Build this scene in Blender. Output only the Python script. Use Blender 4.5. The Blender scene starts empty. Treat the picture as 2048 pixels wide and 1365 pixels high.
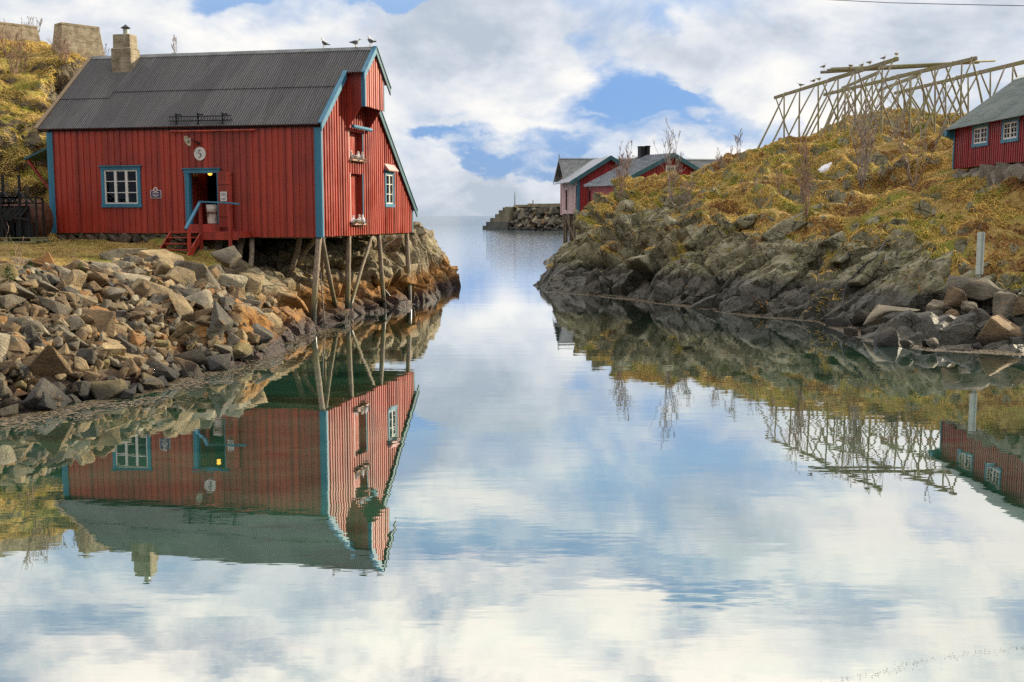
import bpy, bmesh, math, random
import numpy as np
from mathutils import Vector, Matrix, Euler, noise as mnoise
random.seed(7)
RNG = np.random.default_rng(11)
R = math.radians
C = bpy.context.scene.collection
SC = bpy.context.scene

# ------------------------------------------------------------------ camera
F, CAMH = 2200.0, 4.1                       # focal length in photo pixels, eye height above the water
TH = math.atan(250.5 / F)
cam_d = bpy.data.cameras.new('camera'); cam = bpy.data.objects.new('camera', cam_d); C.objects.link(cam)
cam.location = (0, 0, CAMH); cam.rotation_euler = (R(90) - TH, 0, 0)
cam_d.sensor_width = 36; cam_d.lens = 36 * F / 2048; cam_d.clip_end = 60000; cam_d.clip_start = .1
SC.camera = cam

def ray(px, py):
    u = (px - 1024) / F; v = (682.5 - py) / F
    return np.array([u, math.cos(TH) + v * math.sin(TH), -math.sin(TH) + v * math.cos(TH)])
def at(px, py, Y):
    d = ray(px, py); return np.array([0, 0, CAMH]) + d * Y / d[1]
def onz(px, py, z=0.0):
    d = ray(px, py); return np.array([0, 0, CAMH]) + d * (z - CAMH) / d[2]

# ------------------------------------------------------------------ mesh builder
class MB:
    def __init__(s): s.v = []; s.f = []
    def add(s, vs, fs):
        n = len(s.v); s.v += [tuple(map(float, p)) for p in vs]; s.f += [tuple(i + n for i in f) for f in fs]
    def box(s, x0, x1, y0, y1, z0, z1):
        s.add([(x0,y0,z0),(x1,y0,z0),(x1,y1,z0),(x0,y1,z0),(x0,y0,z1),(x1,y0,z1),(x1,y1,z1),(x0,y1,z1)],
              [(3,2,1,0),(4,5,6,7),(0,1,5,4),(1,2,6,5),(2,3,7,6),(3,0,4,7)])
    def hexa(s, b, t):
        s.add(list(b) + list(t), [(3,2,1,0),(4,5,6,7),(0,1,5,4),(1,2,6,5),(2,3,7,6),(3,0,4,7)])
    def beam(s, p, q, w, h, up=(0,0,1)):
        p = Vector(p); q = Vector(q); d = (q - p).normalized(); up = Vector(up)
        if abs(d.dot(up)) > .98: up = Vector((1,0,0))
        a = d.cross(up).normalized(); b = a.cross(d).normalized()
        a *= w/2; b *= h/2
        s.hexa([p-a-b, p+a-b, p+a+b, p-a+b], [q-a-b, q+a-b, q+a+b, q-a+b])
    def tube(s, pts, rad, n=8, cap=True):
        pts = [Vector(p) for p in pts]
        if not hasattr(rad, '__len__'): rad = [rad]*len(pts)
        vs = []; fs = []
        ref = Vector((0.31, 0.17, .93))
        for i, p in enumerate(pts):
            d = (pts[min(i+1, len(pts)-1)] - pts[max(i-1, 0)]).normalized()
            if abs(d.dot(ref)) > .97: ref = Vector((1, 0.1, 0))
            a = d.cross(ref).normalized(); b = d.cross(a)
            for k in range(n):
                t = 2*math.pi*k/n
                vs.append(p + a*(math.cos(t)*rad[i]) + b*(math.sin(t)*rad[i]))
        for i in range(len(pts)-1):
            for k in range(n):
                k2 = (k+1) % n
                fs.append((i*n+k, i*n+k2, (i+1)*n+k2, (i+1)*n+k))
        if cap:
            fs.append(tuple(range(n-1, -1, -1))); fs.append(tuple((len(pts)-1)*n+k for k in range(n)))
        s.add(vs, fs)
    def ext(s, poly, vec):
        n = len(poly); vec = Vector(vec); poly = [Vector(p) for p in poly]
        s.add(poly + [p+vec for p in poly], [tuple(range(n-1,-1,-1)), tuple(range(n, 2*n))] +
              [(i, (i+1) % n, n+(i+1) % n, n+i) for i in range(n)])
    def ell(s, c, r, nu=14, nv=8, rot=None):
        vs = []; fs = []; c = Vector(c)
        for j in range(nv+1):
            ph = math.pi*j/nv
            for i in range(nu):
                t = 2*math.pi*i/nu
                p = Vector((r[0]*math.sin(ph)*math.cos(t), r[1]*math.sin(ph)*math.sin(t), -r[2]*math.cos(ph)))
                if rot is not None: p = rot @ p
                vs.append(c + p)
        for j in range(nv):
            for i in range(nu):
                i2 = (i+1) % nu
                if j == 0: fs.append((j*nu, (j+1)*nu+i2, (j+1)*nu+i))
                elif j == nv-1: fs.append((j*nu+i, j*nu+i2, (j+1)*nu))
                else: fs.append((j*nu+i, j*nu+i2, (j+1)*nu+i2, (j+1)*nu+i))
        s.add(vs, fs)
    def loft(s, rings):
        n = len(rings[0]); vs = [p for r in rings for p in r]; fs = []
        for i in range(len(rings)-1):
            for k in range(n):
                k2 = (k+1) % n
                fs.append((i*n+k, i*n+k2, (i+1)*n+k2, (i+1)*n+k))
        fs.append(tuple(range(n-1,-1,-1))); fs.append(tuple((len(rings)-1)*n+k for k in range(n)))
        s.add(vs, fs)
    def mesh(s, name, mat, smooth=False):
        me = bpy.data.meshes.new(name); me.from_pydata(s.v, [], s.f); me.update()
        if mat: me.materials.append(mat)
        if smooth: me.polygons.foreach_set('use_smooth', [True]*len(me.polygons))
        return me
    def build(s, name, mat, parent=None, smooth=False, bevel=0, label=None):
        o = bpy.data.objects.new(name, s.mesh(name, mat, smooth)); C.objects.link(o)
        if parent: o.parent = parent
        if bevel:
            m = o.modifiers.new('bevel', 'BEVEL'); m.width = bevel; m.segments = 2; m.limit_method = 'ANGLE'
        if label: o['label'] = label
        return o

def tag(o, label=None, cat=None, group=None, kind=None):
    if label: o['label'] = label
    if cat: o['category'] = cat
    if group: o['group'] = group
    if kind: o['kind'] = kind
    return o
def thing(name, label, cat, loc=(0,0,0), rz=0, group=None):
    o = bpy.data.objects.new(name, None); C.objects.link(o); o.empty_display_size = .2
    o.location = [float(v) for v in loc]; o.rotation_euler = (0, 0, rz)
    return tag(o, label, cat, group)
def dup(root, loc, rot=None, scale=None, label=None, group=None):
    r = root.copy(); C.objects.link(r); r.location = [float(v) for v in loc]
    if rot is not None: r.rotation_euler = rot
    if scale is not None: r.scale = (scale,)*3
    if label: r['label'] = label
    if group: r['group'] = group
    for ch in list(root.children):
        c = ch.copy(); C.objects.link(c); c.parent = r
        for g in ch.children:
            d = g.copy(); C.objects.link(d); d.parent = c
    return r

# ------------------------------------------------------------------ numpy noise
def _h(i, j, k, s):
    n = (i*374761393 + j*668265263 + k*2147483647 + s*974634777) & 0xFFFFFFFF
    n = ((n ^ (n >> 13)) * 1274126177) & 0xFFFFFFFF
    n = ((n ^ (n >> 16)) * 2246822519) & 0xFFFFFFFF
    n = n ^ (n >> 15)
    return n.astype(np.float64) / 4294967295.0
def vnoise(P, s=0):                                   # value noise in 0..1
    I = np.floor(P).astype(np.int64); f = P - I; f = f*f*f*(f*(f*6-15)+10); r = 0
    for a in (0,1):
        for b in (0,1):
            for c in (0,1):
                w = (f[:,0] if a else 1-f[:,0])*(f[:,1] if b else 1-f[:,1])*(f[:,2] if c else 1-f[:,2])
                r = r + w*_h(I[:,0]+a, I[:,1]+b, I[:,2]+c, s)
    return r
def fbm(P, o=4, s=0, g=.5):
    r = 0; a = 1; t = 0
    for k in range(o):
        r = r + a*vnoise(P*(2.03**k) + 17.3*k, s+k); t += a; a *= g
    return r/t
def voro(P, s=0):                                     # F1, F2, three hashes of the nearest cell, offset from its point
    I = np.floor(P).astype(np.int64); n = len(P)
    f1 = np.full(n, 9.); f2 = np.full(n, 9.); cid = np.zeros((n,3)); off = np.zeros((n,3))
    for a in (-1,0,1):
        for b in (-1,0,1):
            for c in (-1,0,1):
                i, j, k = I[:,0]+a, I[:,1]+b, I[:,2]+c
                q = np.stack([i+_h(i,j,k,s+1), j+_h(i,j,k,s+2), k+_h(i,j,k,s+3)], 1)
                d = np.linalg.norm(P-q, axis=1)
                m = d < f1
                f2 = np.where(m, f1, np.minimum(f2, d)); f1 = np.where(m, d, f1)
                hv = np.stack([_h(i,j,k,s+4), _h(i,j,k,s+5), _h(i,j,k,s+6)], 1)
                cid = np.where(m[:,None], hv, cid); off = np.where(m[:,None], P-q, off)
    return f1, f2, cid, off
def sstep(a, b, x):
    t = np.clip((x-a)/(b-a), 0, 1); return t*t*(3-2*t)

def mesh_np(name, V, Fq, mat, parent=None, smooth=True, attrs=None):
    me = bpy.data.meshes.new(name); n = len(V); m, k = Fq.shape
    me.vertices.add(n); me.vertices.foreach_set('co', np.ascontiguousarray(V, np.float32).ravel())
    me.loops.add(m*k); me.loops.foreach_set('vertex_index', Fq.astype(np.int32).ravel())
    me.polygons.add(m); me.polygons.foreach_set('loop_start', np.arange(0, m*k, k, dtype=np.int32))
    me.polygons.foreach_set('loop_total', np.full(m, k, np.int32))
    if smooth: me.polygons.foreach_set('use_smooth', np.ones(m, bool))
    me.update(calc_edges=True); me.validate()
    for an, av in (attrs or {}).items():
        if av.ndim == 1:
            A = me.attributes.new(an, 'FLOAT', 'POINT'); A.data.foreach_set('value', av.astype(np.float32))
        else:
            A = me.attributes.new(an, 'FLOAT_COLOR', 'POINT')
            A.data.foreach_set('color', np.concatenate([av, np.ones((n,1))], 1).astype(np.float32).ravel())
    me.materials.append(mat)
    o = bpy.data.objects.new(name, me); C.objects.link(o)
    if parent: o.parent = parent
    return o
# ------------------------------------------------------------------ node helpers and materials
class NT:
    def __init__(s, name):
        s.m = bpy.data.materials.new(name); s.m.use_nodes = True; s.t = s.m.node_tree; s.t.nodes.clear()
        s.out = s.n('ShaderNodeOutputMaterial')
    def n(s, ty, **kw):
        x = s.t.nodes.new(ty)
        for k, v in kw.items(): setattr(x, k, v)
        return x
    def l(s, a, b): s.t.links.new(a, b)
    def set(s, sock, v):
        if isinstance(v, bpy.types.NodeSocket): s.l(v, sock)
        elif isinstance(v, (tuple, list)) and len(v) == 3 and sock.type == 'RGBA': sock.default_value = (*v, 1)
        else: sock.default_value = v
    def math(s, op, a, b=None, c=None, clamp=False):
        x = s.n('ShaderNodeMath', operation=op, use_clamp=clamp)
        s.set(x.inputs[0], a)
        if b is not None: s.set(x.inputs[1], b)
        if c is not None: s.set(x.inputs[2], c)
        return x.outputs[0]
    def vm(s, op, a, b=None, sc=None):
        x = s.n('ShaderNodeVectorMath', operation=op); s.set(x.inputs[0], a)
        if b is not None: s.set(x.inputs[1], b)
        if sc is not None: s.set(x.inputs['Scale'], sc)
        return x.outputs['Value'] if op in ('DOT_PRODUCT','LENGTH','DISTANCE') else x.outputs[0]
    def mr(s, v, a, b, c=0., d=1., smooth=True):
        x = s.n('ShaderNodeMapRange', interpolation_type='SMOOTHSTEP' if smooth else 'LINEAR')
        for i, q in enumerate((v, a, b, c, d)): s.set(x.inputs[i], q)
        return x.outputs[0]
    def mix(s, f, a, b, bt='MIX'):
        x = s.n('ShaderNodeMix', data_type='RGBA', blend_type=bt); s.set(x.inputs[0], f)
        s.set(x.inputs[6], a); s.set(x.inputs[7], b); return x.outputs[2]
    def noise(s, v, scale, detail=4, rough=.55, dist=0., col=False):
        x = s.n('ShaderNodeTexNoise'); s.set(x.inputs['Vector'], v)
        x.inputs['Scale'].default_value = scale; x.inputs['Detail'].default_value = detail
        x.inputs['Roughness'].default_value = rough; x.inputs['Distortion'].default_value = dist
        return x.outputs['Color' if col else 'Fac']
    def voro(s, v, scale, feat='F1', out='Distance', rnd=1.):
        x = s.n('ShaderNodeTexVoronoi', feature=feat); s.set(x.inputs['Vector'], v)
        x.inputs['Scale'].default_value = scale; x.inputs['Randomness'].default_value = rnd
        return x.outputs[out]
    def scale(s, v, xyz, loc=(0,0,0), rot=(0,0,0)):
        x = s.n('ShaderNodeMapping'); s.set(x.inputs[0], v); x.inputs['Scale'].default_value = xyz
        x.inputs['Location'].default_value = loc; x.inputs['Rotation'].default_value = rot; return x.outputs[0]
    def ramp(s, v, stops):
        x = s.n('ShaderNodeValToRGB'); s.set(x.inputs[0], v); e = x.color_ramp.elements
        while len(e) < len(stops): e.new(.5)
        for k, (p, c) in enumerate(stops): e[k].position = p; e[k].color = (*c, 1)
        return x.outputs[0]
    def pos(s): return s.n('ShaderNodeNewGeometry').outputs['Position']
    def obj(s): return s.n('ShaderNodeTexCoord').outputs['Object']
    def sep(s, v):
        x = s.n('ShaderNodeSeparateXYZ'); s.set(x.inputs[0], v); return x.outputs
    def attr(s, name, out='Fac'):
        x = s.n('ShaderNodeAttribute', attribute_name=name); return x.outputs[out]
    def bump(s, h, strength=.5, dist=.02, nrm=None):
        x = s.n('ShaderNodeBump'); s.set(x.inputs['Height'], h); x.inputs['Strength'].default_value = strength
        x.inputs['Distance'].default_value = dist
        if nrm is not None: s.l(nrm, x.inputs['Normal'])
        return x.outputs[0]
    def bsdf(s, col, rough=.6, spec=.5, metal=0., nrm=None, **kw):
        b = s.n('ShaderNodeBsdfPrincipled'); s.set(b.inputs['Base Color'], col); s.set(b.inputs['Roughness'], rough)
        s.set(b.inputs['Specular IOR Level'], spec); s.set(b.inputs['Metallic'], metal)
        if nrm is not None: s.l(nrm, b.inputs['Normal'])
        for k, v in kw.items(): s.set(b.inputs[k], v)
        s.l(b.outputs[0], s.out.inputs[0]); return b

M = {}
def wood_paint(name, col, var=.35, rough=.5, vertical=True, chips=0.0):
    t = NT(name); p = t.obj()
    g = t.noise(t.scale(p, (9, 9, .5) if vertical else (1, 9, 9)), 3, 5, .6)
    b = t.noise(p, .7, 4, .6)
    brd = t.voro(t.scale(p, (4, 4, 0.02)), 1, 'F1', 'Color')
    k = t.math('ADD', t.math('MULTIPLY', g, .55), t.math('MULTIPLY', b, .45))
    k = t.math('ADD', k, t.math('MULTIPLY', t.math('SUBTRACT', t.sep(brd)[0], .5), .34))
    c = t.mix(t.mr(k, .25, .75), tuple(x*(1-var) for x in col), tuple(min(1, x*(1+var)) for x in col))
    if chips:
        ch = t.mr(t.noise(t.scale(p, (14, 14, 4)), 2, 6, .7), .68, .74)
        c = t.mix(t.math('MULTIPLY', ch, chips), c, (.42, .33, .27))
    t.bsdf(c, t.mr(b, .3, .7, rough-.08, rough+.12), .55, nrm=t.bump(g, .35, .004)); M[name] = t.m
def plain(name, col, rough=.6, spec=.5, metal=0., nscale=6, var=.3, bump=.2, bd=.004):
    t = NT(name); p = t.obj(); n = t.noise(p, nscale, 6, .62)
    c = t.mix(t.mr(n, .3, .7), tuple(x*(1-var) for x in col), tuple(min(1, x*(1+var)) for x in col))
    t.bsdf(c, rough, spec, metal, nrm=t.bump(n, bump, bd)); M[name] = t.m

wood_paint('hoist_red', (.52, .16, .12), .25, .45, chips=.4)  # paler red than the walls, for the front of the hoist box
wood_paint('red_paint', (.345, .037, .019), .30, .43, chips=.25)
wood_paint('cabin_red', (.30, .018, .022), .22, .5, chips=.2)
wood_paint('blue_paint', (.035, .19, .30), .2, .5)
wood_paint('teal_paint', (.03, .12, .15), .2, .5)
wood_paint('white_paint', (.78, .76, .72), .08, .5)
wood_paint('pale_red_boards', (.58, .36, .33), .3, .6, chips=.5)
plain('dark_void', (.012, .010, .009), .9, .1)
plain('black_metal', (.009, .011, .012), .45, .5, .3, 9, .5)
plain('snow', (.86, .88, .92), .6, .3, 0, 7, .05, .5, .02)
plain('sheet_grey', (.17, .18, .18), .5, .4, .1, 2, .3)
plain('galvanised', (.42, .46, .40), .45, .5, .35, 3, .15)
plain('panel_white', (.62, .66, .58), .5, .5, 0, 3, .1)
plain('cream_curtain', (.62, .56, .40), .9, .1, 0, 5, .12)
plain('plaque_purple', (.05, .03, .10), .35, .5, 0, 4, .1)
plain('sign_white', (.76, .74, .70), .4, .5, 0, 4, .05)
plain('ink', (.02, .02, .025), .5)
plain('hose_black', (.012, .012, .013), .5)
plain('enamel', (.70, .68, .60), .3, .5, 0, 8, .15)
plain('nest', (.30, .22, .12), .95, .1, 0, 30, .5, .8, .02)
plain('gull_white', (.74, .73, .70), .8, .2, 0, 12, .08)
plain('gull_grey', (.20, .21, .23), .8, .2, 0, 12, .2)
plain('gull_black', (.03, .03, .03), .7)
plain('beak_yellow', (.6, .42, .06), .5)

def make_misc():
    # window glass: clear pane with a sky reflection
    t = NT('glass'); fr = t.n('ShaderNodeFresnel'); fr.inputs[0].default_value = 1.42
    tr = t.n('ShaderNodeBsdfTransparent'); tr.inputs[0].default_value = (.75, .8, .8, 1)
    gl = t.n('ShaderNodeBsdfGlossy'); gl.inputs['Roughness'].default_value = .02
    mx = t.n('ShaderNodeMixShader'); t.l(fr.outputs[0], mx.inputs[0]); t.l(tr.outputs[0], mx.inputs[1]); t.l(gl.outputs[0], mx.inputs[2])
    t.l(mx.outputs[0], t.out.inputs[0]); M['glass'] = t.m
    # corrugated roof
    t = NT('roof_dark'); p = t.obj()
    st = t.noise(t.scale(p, (6, .35, .35)), 2.2, 6, .65); bl = t.noise(p, .55, 5, .6); sp = t.mr(t.noise(p, 11, 3, .7), .70, .76)
    c = t.mix(t.mr(st, .3, .72), (.040, .039, .039), (.092, .090, .090))
    c = t.mix(t.mr(bl, .45, .75, 0, .5), c, (.10, .085, .07))
    c = t.mix(t.math('MULTIPLY', sp, .55), c, (.34, .33, .31))
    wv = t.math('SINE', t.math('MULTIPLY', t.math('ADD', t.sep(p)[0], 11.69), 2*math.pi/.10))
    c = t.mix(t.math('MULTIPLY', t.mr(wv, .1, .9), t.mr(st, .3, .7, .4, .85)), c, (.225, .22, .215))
    sh_ = t.voro(t.scale(p, (1.15, .28, .02)), 1, 'F1', 'Color'); c = t.mix(t.math('MULTIPLY', t.sep(sh_)[0], .4), c, (.03, .03, .032))
    t.bsdf(c, t.mr(st, .3, .7, .55, .72), .35); M['roof_dark'] = t.m
    t = NT('roof_grey'); p = t.obj()
    st = t.noise(t.scale(p, (.4, 5, .4)), 2, 6, .65); bl = t.voro(t.scale(p, (.9, 1.3, 0.01)), 1, 'F1', 'Color')
    c = t.mix(t.mr(st, .3, .72), (.08, .115, .10), (.21, .25, .23)); c = t.mix(t.math('MULTIPLY', t.sep(bl)[0], .45), c, (.30, .33, .33)); cdk = t.mix(1, c, (.72, .74, .72), 'MULTIPLY')
    t.bsdf(cdk, .5, .4, .2); M['roof_grey'] = t.m
    t = NT('roof_blue_grey'); p = t.obj(); n = t.noise(t.scale(p, (.6, 3, .6)), 1.5, 5, .6); t.bsdf(t.mix(t.mr(n, .3, .7), (.17, .20, .225), (.33, .36, .39)), .45, .5, .2); M['roof_blue_grey'] = t.m
    # weathered round timber with slime and weed at the foot
    t = NT('pile_wood'); p = t.obj(); z = t.sep(t.pos())[2]
    g = t.noise(t.scale(p, (10, 10, .7)), 2, 6, .65); b = t.noise(p, 2.5, 5, .6)
    c = t.mix(t.mr(g, .3, .7), (.12, .085, .055), (.34, .27, .19))
    c = t.mix(t.mr(b, .5, .75, 0, .6), c, (.18, .16, .13))
    w = t.mr(t.math('ADD', z, t.math('MULTIPLY', b, -.5)), .9, .15)
    c = t.mix(t.math('MULTIPLY', t.mr(t.math('ADD', z, t.math('MULTIPLY', b, -.7)), 1.5, .7), .7), c, (.13, .12, .035))
    c = t.mix(w, c, (.018, .02, .012))
    t.bsdf(c, t.mr(w, 0, 1, .75, .3), .4, nrm=t.bump(g, .5, .01)); M['pile_wood'] = t.m
    t = NT('grey_wood'); p = t.obj(); g = t.noise(t.scale(p, (7, 7, 1.2)), 2, 6, .65); b = t.noise(p, 1.2, 5, .6)
    c = t.mix(t.mr(g, .3, .7), (.17, .15, .11), (.40, .36, .27)); c = t.mix(t.mr(b, .42, .62, 0, .7), c, (.25, .26, .10))
    t.bsdf(c, .8, .3, nrm=t.bump(g, .4, .006)); M['grey_wood'] = t.m
    t = NT('raw_edge'); p = t.obj(); g = t.noise(t.scale(p, (7, 2, 7)), 3, 6, .65)
    t.bsdf(t.mix(t.mr(g, .3, .7), (.20, .14, .085), (.36, .27, .17)), .8, .3); M['raw_edge'] = t.m
    # board-marked concrete
    t = NT('concrete'); p = t.obj(); n = t.noise(p, 3, 7, .65); st = t.noise(t.scale(p, (1.2, 1.2, 7)), 1.2, 6, .7)
    ln = t.math('ABSOLUTE', t.math('SUBTRACT', t.math('FRACT', t.math('MULTIPLY', t.sep(p)[2], 4.2)), .5))
    c = t.mix(t.mr(n, .3, .7), (.24, .195, .13), (.50, .425, .30)); c = t.mix(t.mr(st, .5, .72, 0, .75), c, (.14, .10, .06))
    c = t.mix(t.mr(t.noise(p, 2.2, 5, .6), .62, .72, 0, .5), c, (.20, .21, .07))
    h = t.math('ADD', n, t.math('MULTIPLY', t.mr(ln, 0, .06), .35))
    t.bsdf(c, .88, .25, nrm=t.bump(h, .8, .03)); M['concrete'] = t.m
    t = NT('rust'); p = t.obj(); n = t.noise(p, 3, 7, .65)
    t.bsdf(t.mix(t.mr(n, .3, .7), (.045, .022, .014), (.17, .075, .045)), .75, .3, .2, nrm=t.bump(n, .3, .01)); M['rust'] = t.m
    t = NT('lamp_glow'); e = t.n('ShaderNodeEmission'); e.inputs[0].default_value = (1, .55, .06, 1); e.inputs[1].default_value = 1.4
    t.l(e.outputs[0], t.out.inputs[0]); M['lamp_glow'] = t.m
    # twigs
    t = NT('bark'); p = t.obj(); n = t.noise(p, 5, 5, .6); z = t.sep(p)[2]
    c = t.mix(t.mr(n, .35, .65), (.16, .125, .105), (.46, .39, .33)); t.bsdf(c, .8, .25); M['bark'] = t.m
    t = NT('bark_reddish'); p = t.obj(); n = t.noise(p, 5, 5, .6)
    c = t.mix(t.mr(n, .35, .65), (.19, .115, .085), (.44, .30, .235)); t.bsdf(c, .8, .25); M['bark_reddish'] = t.m
    t = NT('needles'); p = t.obj(); n = t.noise(p, 8, 4, .6)
    t.bsdf(t.mix(t.mr(n, .35, .65), (.035, .075, .012), (.11, .19, .03)), .6, .3); M['needles'] = t.m
    # loose rock: colour from the object, wet and dark close to the water
def rock_mat(nm_, attr=None):
    t = NT(nm_); p = t.obj(); wp = t.pos(); z = t.sep(wp)[2]
    oi = t.n('ShaderNodeObjectInfo'); rnd = oi.outputs['Random']; pv = t.vm('ADD', p, t.vm('SCALE', (37., 11., 23.), sc=rnd)); oc = t.attr(attr, 'Color') if attr else oi.outputs['Color']
    n = t.noise(pv, 2.2, 8, .66); fine = t.noise(pv, 16, 6, .7); st = t.noise(t.scale(pv, (1, 1.6, 7), rot=(.4, .3, 0)), 1.6, 6, .62)
    c = t.mix(t.mr(n, .3, .7), t.mix(.6, oc, (.02, .018, .015)), oc)
    c = t.mix(t.mr(fine, .35, .75, 0, .5), c, t.mix(.5, c, (.42, .38, .31)))
    c = t.mix(t.mr(st, .56, .72, 0, .55), c, (.27, .13, .05))
    c = t.mix(t.mr(t.noise(pv, 3.1, 5, .65), .6, .68, 0, .45), c, (.23, .22, .10))
    wet = t.mr(t.math('ADD', z, t.math('MULTIPLY', n, -.5)), .28, -.08)
    c = t.mix(t.math('MULTIPLY', wet, .8), c, (.014, .015, .016))
    cr = t.math('MAXIMUM', t.mr(t.voro(t.vm('ADD', pv, t.vm('SCALE', t.noise(pv, 3, 3, .5, col=True), sc=.4)), 1.2, 'DISTANCE_TO_EDGE'), 0, .03), t.mr(t.noise(pv, 1.5, 2, .5), .4, .5))
    h = t.math('ADD', t.math('ADD', t.math('MULTIPLY', n, 1.2), t.math('MULTIPLY', fine, .6)), t.math('ADD', t.math('MULTIPLY', cr, .25), t.math('MULTIPLY', st, .5)))
    t.bsdf(c, t.mr(wet, 0, 1, .82, .52), .3, nrm=t.bump(h, 1.0, .11)); M[nm_] = t.m
make_misc(); rock_mat('rock'); rock_mat('rubble_rock', 'tint')

def terrain_mat(name, palette, rust, wetz, dark=(.010, .011, .014)):
    """rock that carries lichen, tide bands and rust stains, under drying grass where the 'grass' attribute says so"""
    t = NT(name); p = t.pos(); z = t.sep(p)[2]
    n = t.noise(p, .9, 8, .62); n2 = t.noise(p, 4.5, 8, .7); n3 = t.noise(p, .35, 4, .55)
    wp = t.vm('ADD', p, t.vm('SCALE', t.noise(p, 1.1, 4, .6, col=True), sc=.55))
    wp = t.scale(wp, (1, 1, 1.5), rot=(.5, -.35, .4))
    cr1 = t.voro(wp, .75, 'DISTANCE_TO_EDGE'); cr2 = t.voro(wp, 2.1, 'DISTANCE_TO_EDGE'); cid = t.voro(wp, .75, 'F1', 'Color')
    c = t.mix(t.mr(n, .3, .7), palette[0], palette[1]); c = t.mix(t.mr(n2, .42, .7, 0, .6), c, palette[2])
    c = t.mix(t.math('MULTIPLY', t.sep(cid)[0], .4), c, palette[3])
    c = t.mix(t.mr(t.noise(p, 2.3, 7, .72), .55, .66, 0, .75), c, (.36, .35, .29))           # pale crust lichen
    up = t.sep(t.n('ShaderNodeNewGeometry').outputs['Normal'])[2]
    mo = t.math('MULTIPLY', t.mr(t.noise(p, 1.3, 6, .65), .5, .62), t.mr(up, .15, .7))
    c = t.mix(t.math('MULTIPLY', mo, t.mr(z, .9, 1.6, 0, .8)), c, (.115, .11, .022))          # moss
    if rust:
        sx_ = t.mr(t.sep(p)[0], -10.2, -8.6); rb = t.math('MULTIPLY', t.math('MULTIPLY', t.mr(t.math('ADD', z, t.math('MULTIPLY', n, 1.1)), 2.25, 1.55), t.mr(n3, .3, .5, .35, 1)), sx_)
        c = t.mix(sx_, t.mix(.55, c, (.07, .05, .03)), c)
        c = t.mix(t.math('MULTIPLY', rb, .85), c, t.mix(t.mr(n2, .3, .7), (.17, .06, .012), (.40, .19, .03)))
        lo = t.mr(t.math('ADD', z, t.math('MULTIPLY', n, .8)), 1.15, .6)
        c = t.mix(lo, c, t.mix(t.mr(n2, .3, .7), (.05, .022, .012), (.15, .065, .025)))
    ol = t.math('MULTIPLY', t.mr(t.noise(p, 1.6, 5, .7), .62, .67), t.mr(z, .8, 1.4)); c = t.mix(t.math('MULTIPLY', ol, .7), c, (.34, .19, .03))     # orange crust lichen
    wet = t.mr(t.math('ADD', z, t.math('MULTIPLY', n, -.9)), wetz, wetz-.65)
    c = t.mix(t.math('MULTIPLY', wet, .72), c, dark)
    ck_ = t.mr(t.noise(p, .8, 3, .5), .42, .6); cr = t.math('MULTIPLY', t.math('MAXIMUM', t.mr(cr1, 0, .03), ck_), t.math('MAXIMUM', t.mr(cr2, 0, .03, .3, 1), t.mr(t.noise(p, 1.7, 2, .5), .40, .5)))
    c = t.mix(t.math('SUBTRACT', .62, t.math('MULTIPLY', cr, .62)), c, (.015, .013, .010))
    g = t.attr('grass'); gk = t.mr(t.math('ADD', g, t.math('MULTIPLY', t.math('SUBTRACT', n2, .5), .55)), .42, .58)
    st = t.noise(t.scale(p, (5, 5, 1.2)), 1.5, 7, .7); pa = t.noise(p, .45, 5, .6)
    gc = t.mix(t.mr(st, .3, .7), (.20, .125, .028), (.52, .36, .11))
    gc = t.mix(t.mr(pa, .48, .66, 0, .75), gc, (.20, .235, .025)); gc = t.mix(t.mr(t.noise(p, .8, 4, .6), .6, .72, 0, .7), gc, (.17, .07, .03))
    c = t.mix(gk, c, gc)
    hr = t.math('ADD', t.math('ADD', n, t.math('MULTIPLY', n2, .5)), t.math('MULTIPLY', cr, .55)); hg = t.math('ADD', t.math('MULTIPLY', st, .9), n)
    hm = t.n('ShaderNodeMix', data_type='FLOAT'); t.l(gk, hm.inputs[0]); t.l(hr, hm.inputs[2]); t.l(hg, hm.inputs[3])
    rg = t.mr(wet, 0, 1, .85, .5); rg = t.math('MAXIMUM', rg, t.math('MULTIPLY', gk, .9))
    t.bsdf(c, rg, .28, nrm=t.bump(hm.outputs[0], 1.0, .16)); M[name] = t.m
terrain_mat('hill_left', [(.13, .105, .06), (.36, .295, .185), (.45, .385, .26), (.20, .16, .095)], True, .35)
terrain_mat('hill_right', [(.085, .08, .042), (.34, .31, .19), (.50, .47, .34), (.15, .14, .075)], False, 1.3, (.017,.020,.026))

def blade_mat(name):
    t = NT(name); c = t.attr('tint', 'Color'); b = t.bsdf(c, .7, .25)
    tl = t.n('ShaderNodeBsdfTranslucent'); t.l(c, tl.inputs[0]); mx = t.n('ShaderNodeMixShader'); mx.inputs[0].default_value = .3
    t.l(b.outputs[0], mx.inputs[1]); t.l(tl.outputs[0], mx.inputs[2]); t.l(mx.outputs[0], t.out.inputs[0]); M[name] = t.m
blade_mat('dry_grass')
# ------------------------------------------------------------------ sun, sky and clouds
SUN_AZ, SUN_EL = R(56), R(21)                # from +Y towards +X: behind the scene, to the right
S = Vector((math.sin(SUN_AZ)*math.cos(SUN_EL), math.cos(SUN_AZ)*math.cos(SUN_EL), math.sin(SUN_EL)))
sd = bpy.data.lights.new('sun', 'SUN'); so = bpy.data.objects.new('sun', sd); C.objects.link(so)
sd.energy = 5.0; sd.angle = R(.6); sd.color = (1, .86, .62)
so.rotation_euler = (-S).to_track_quat('-Z', 'Y').to_euler()

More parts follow.
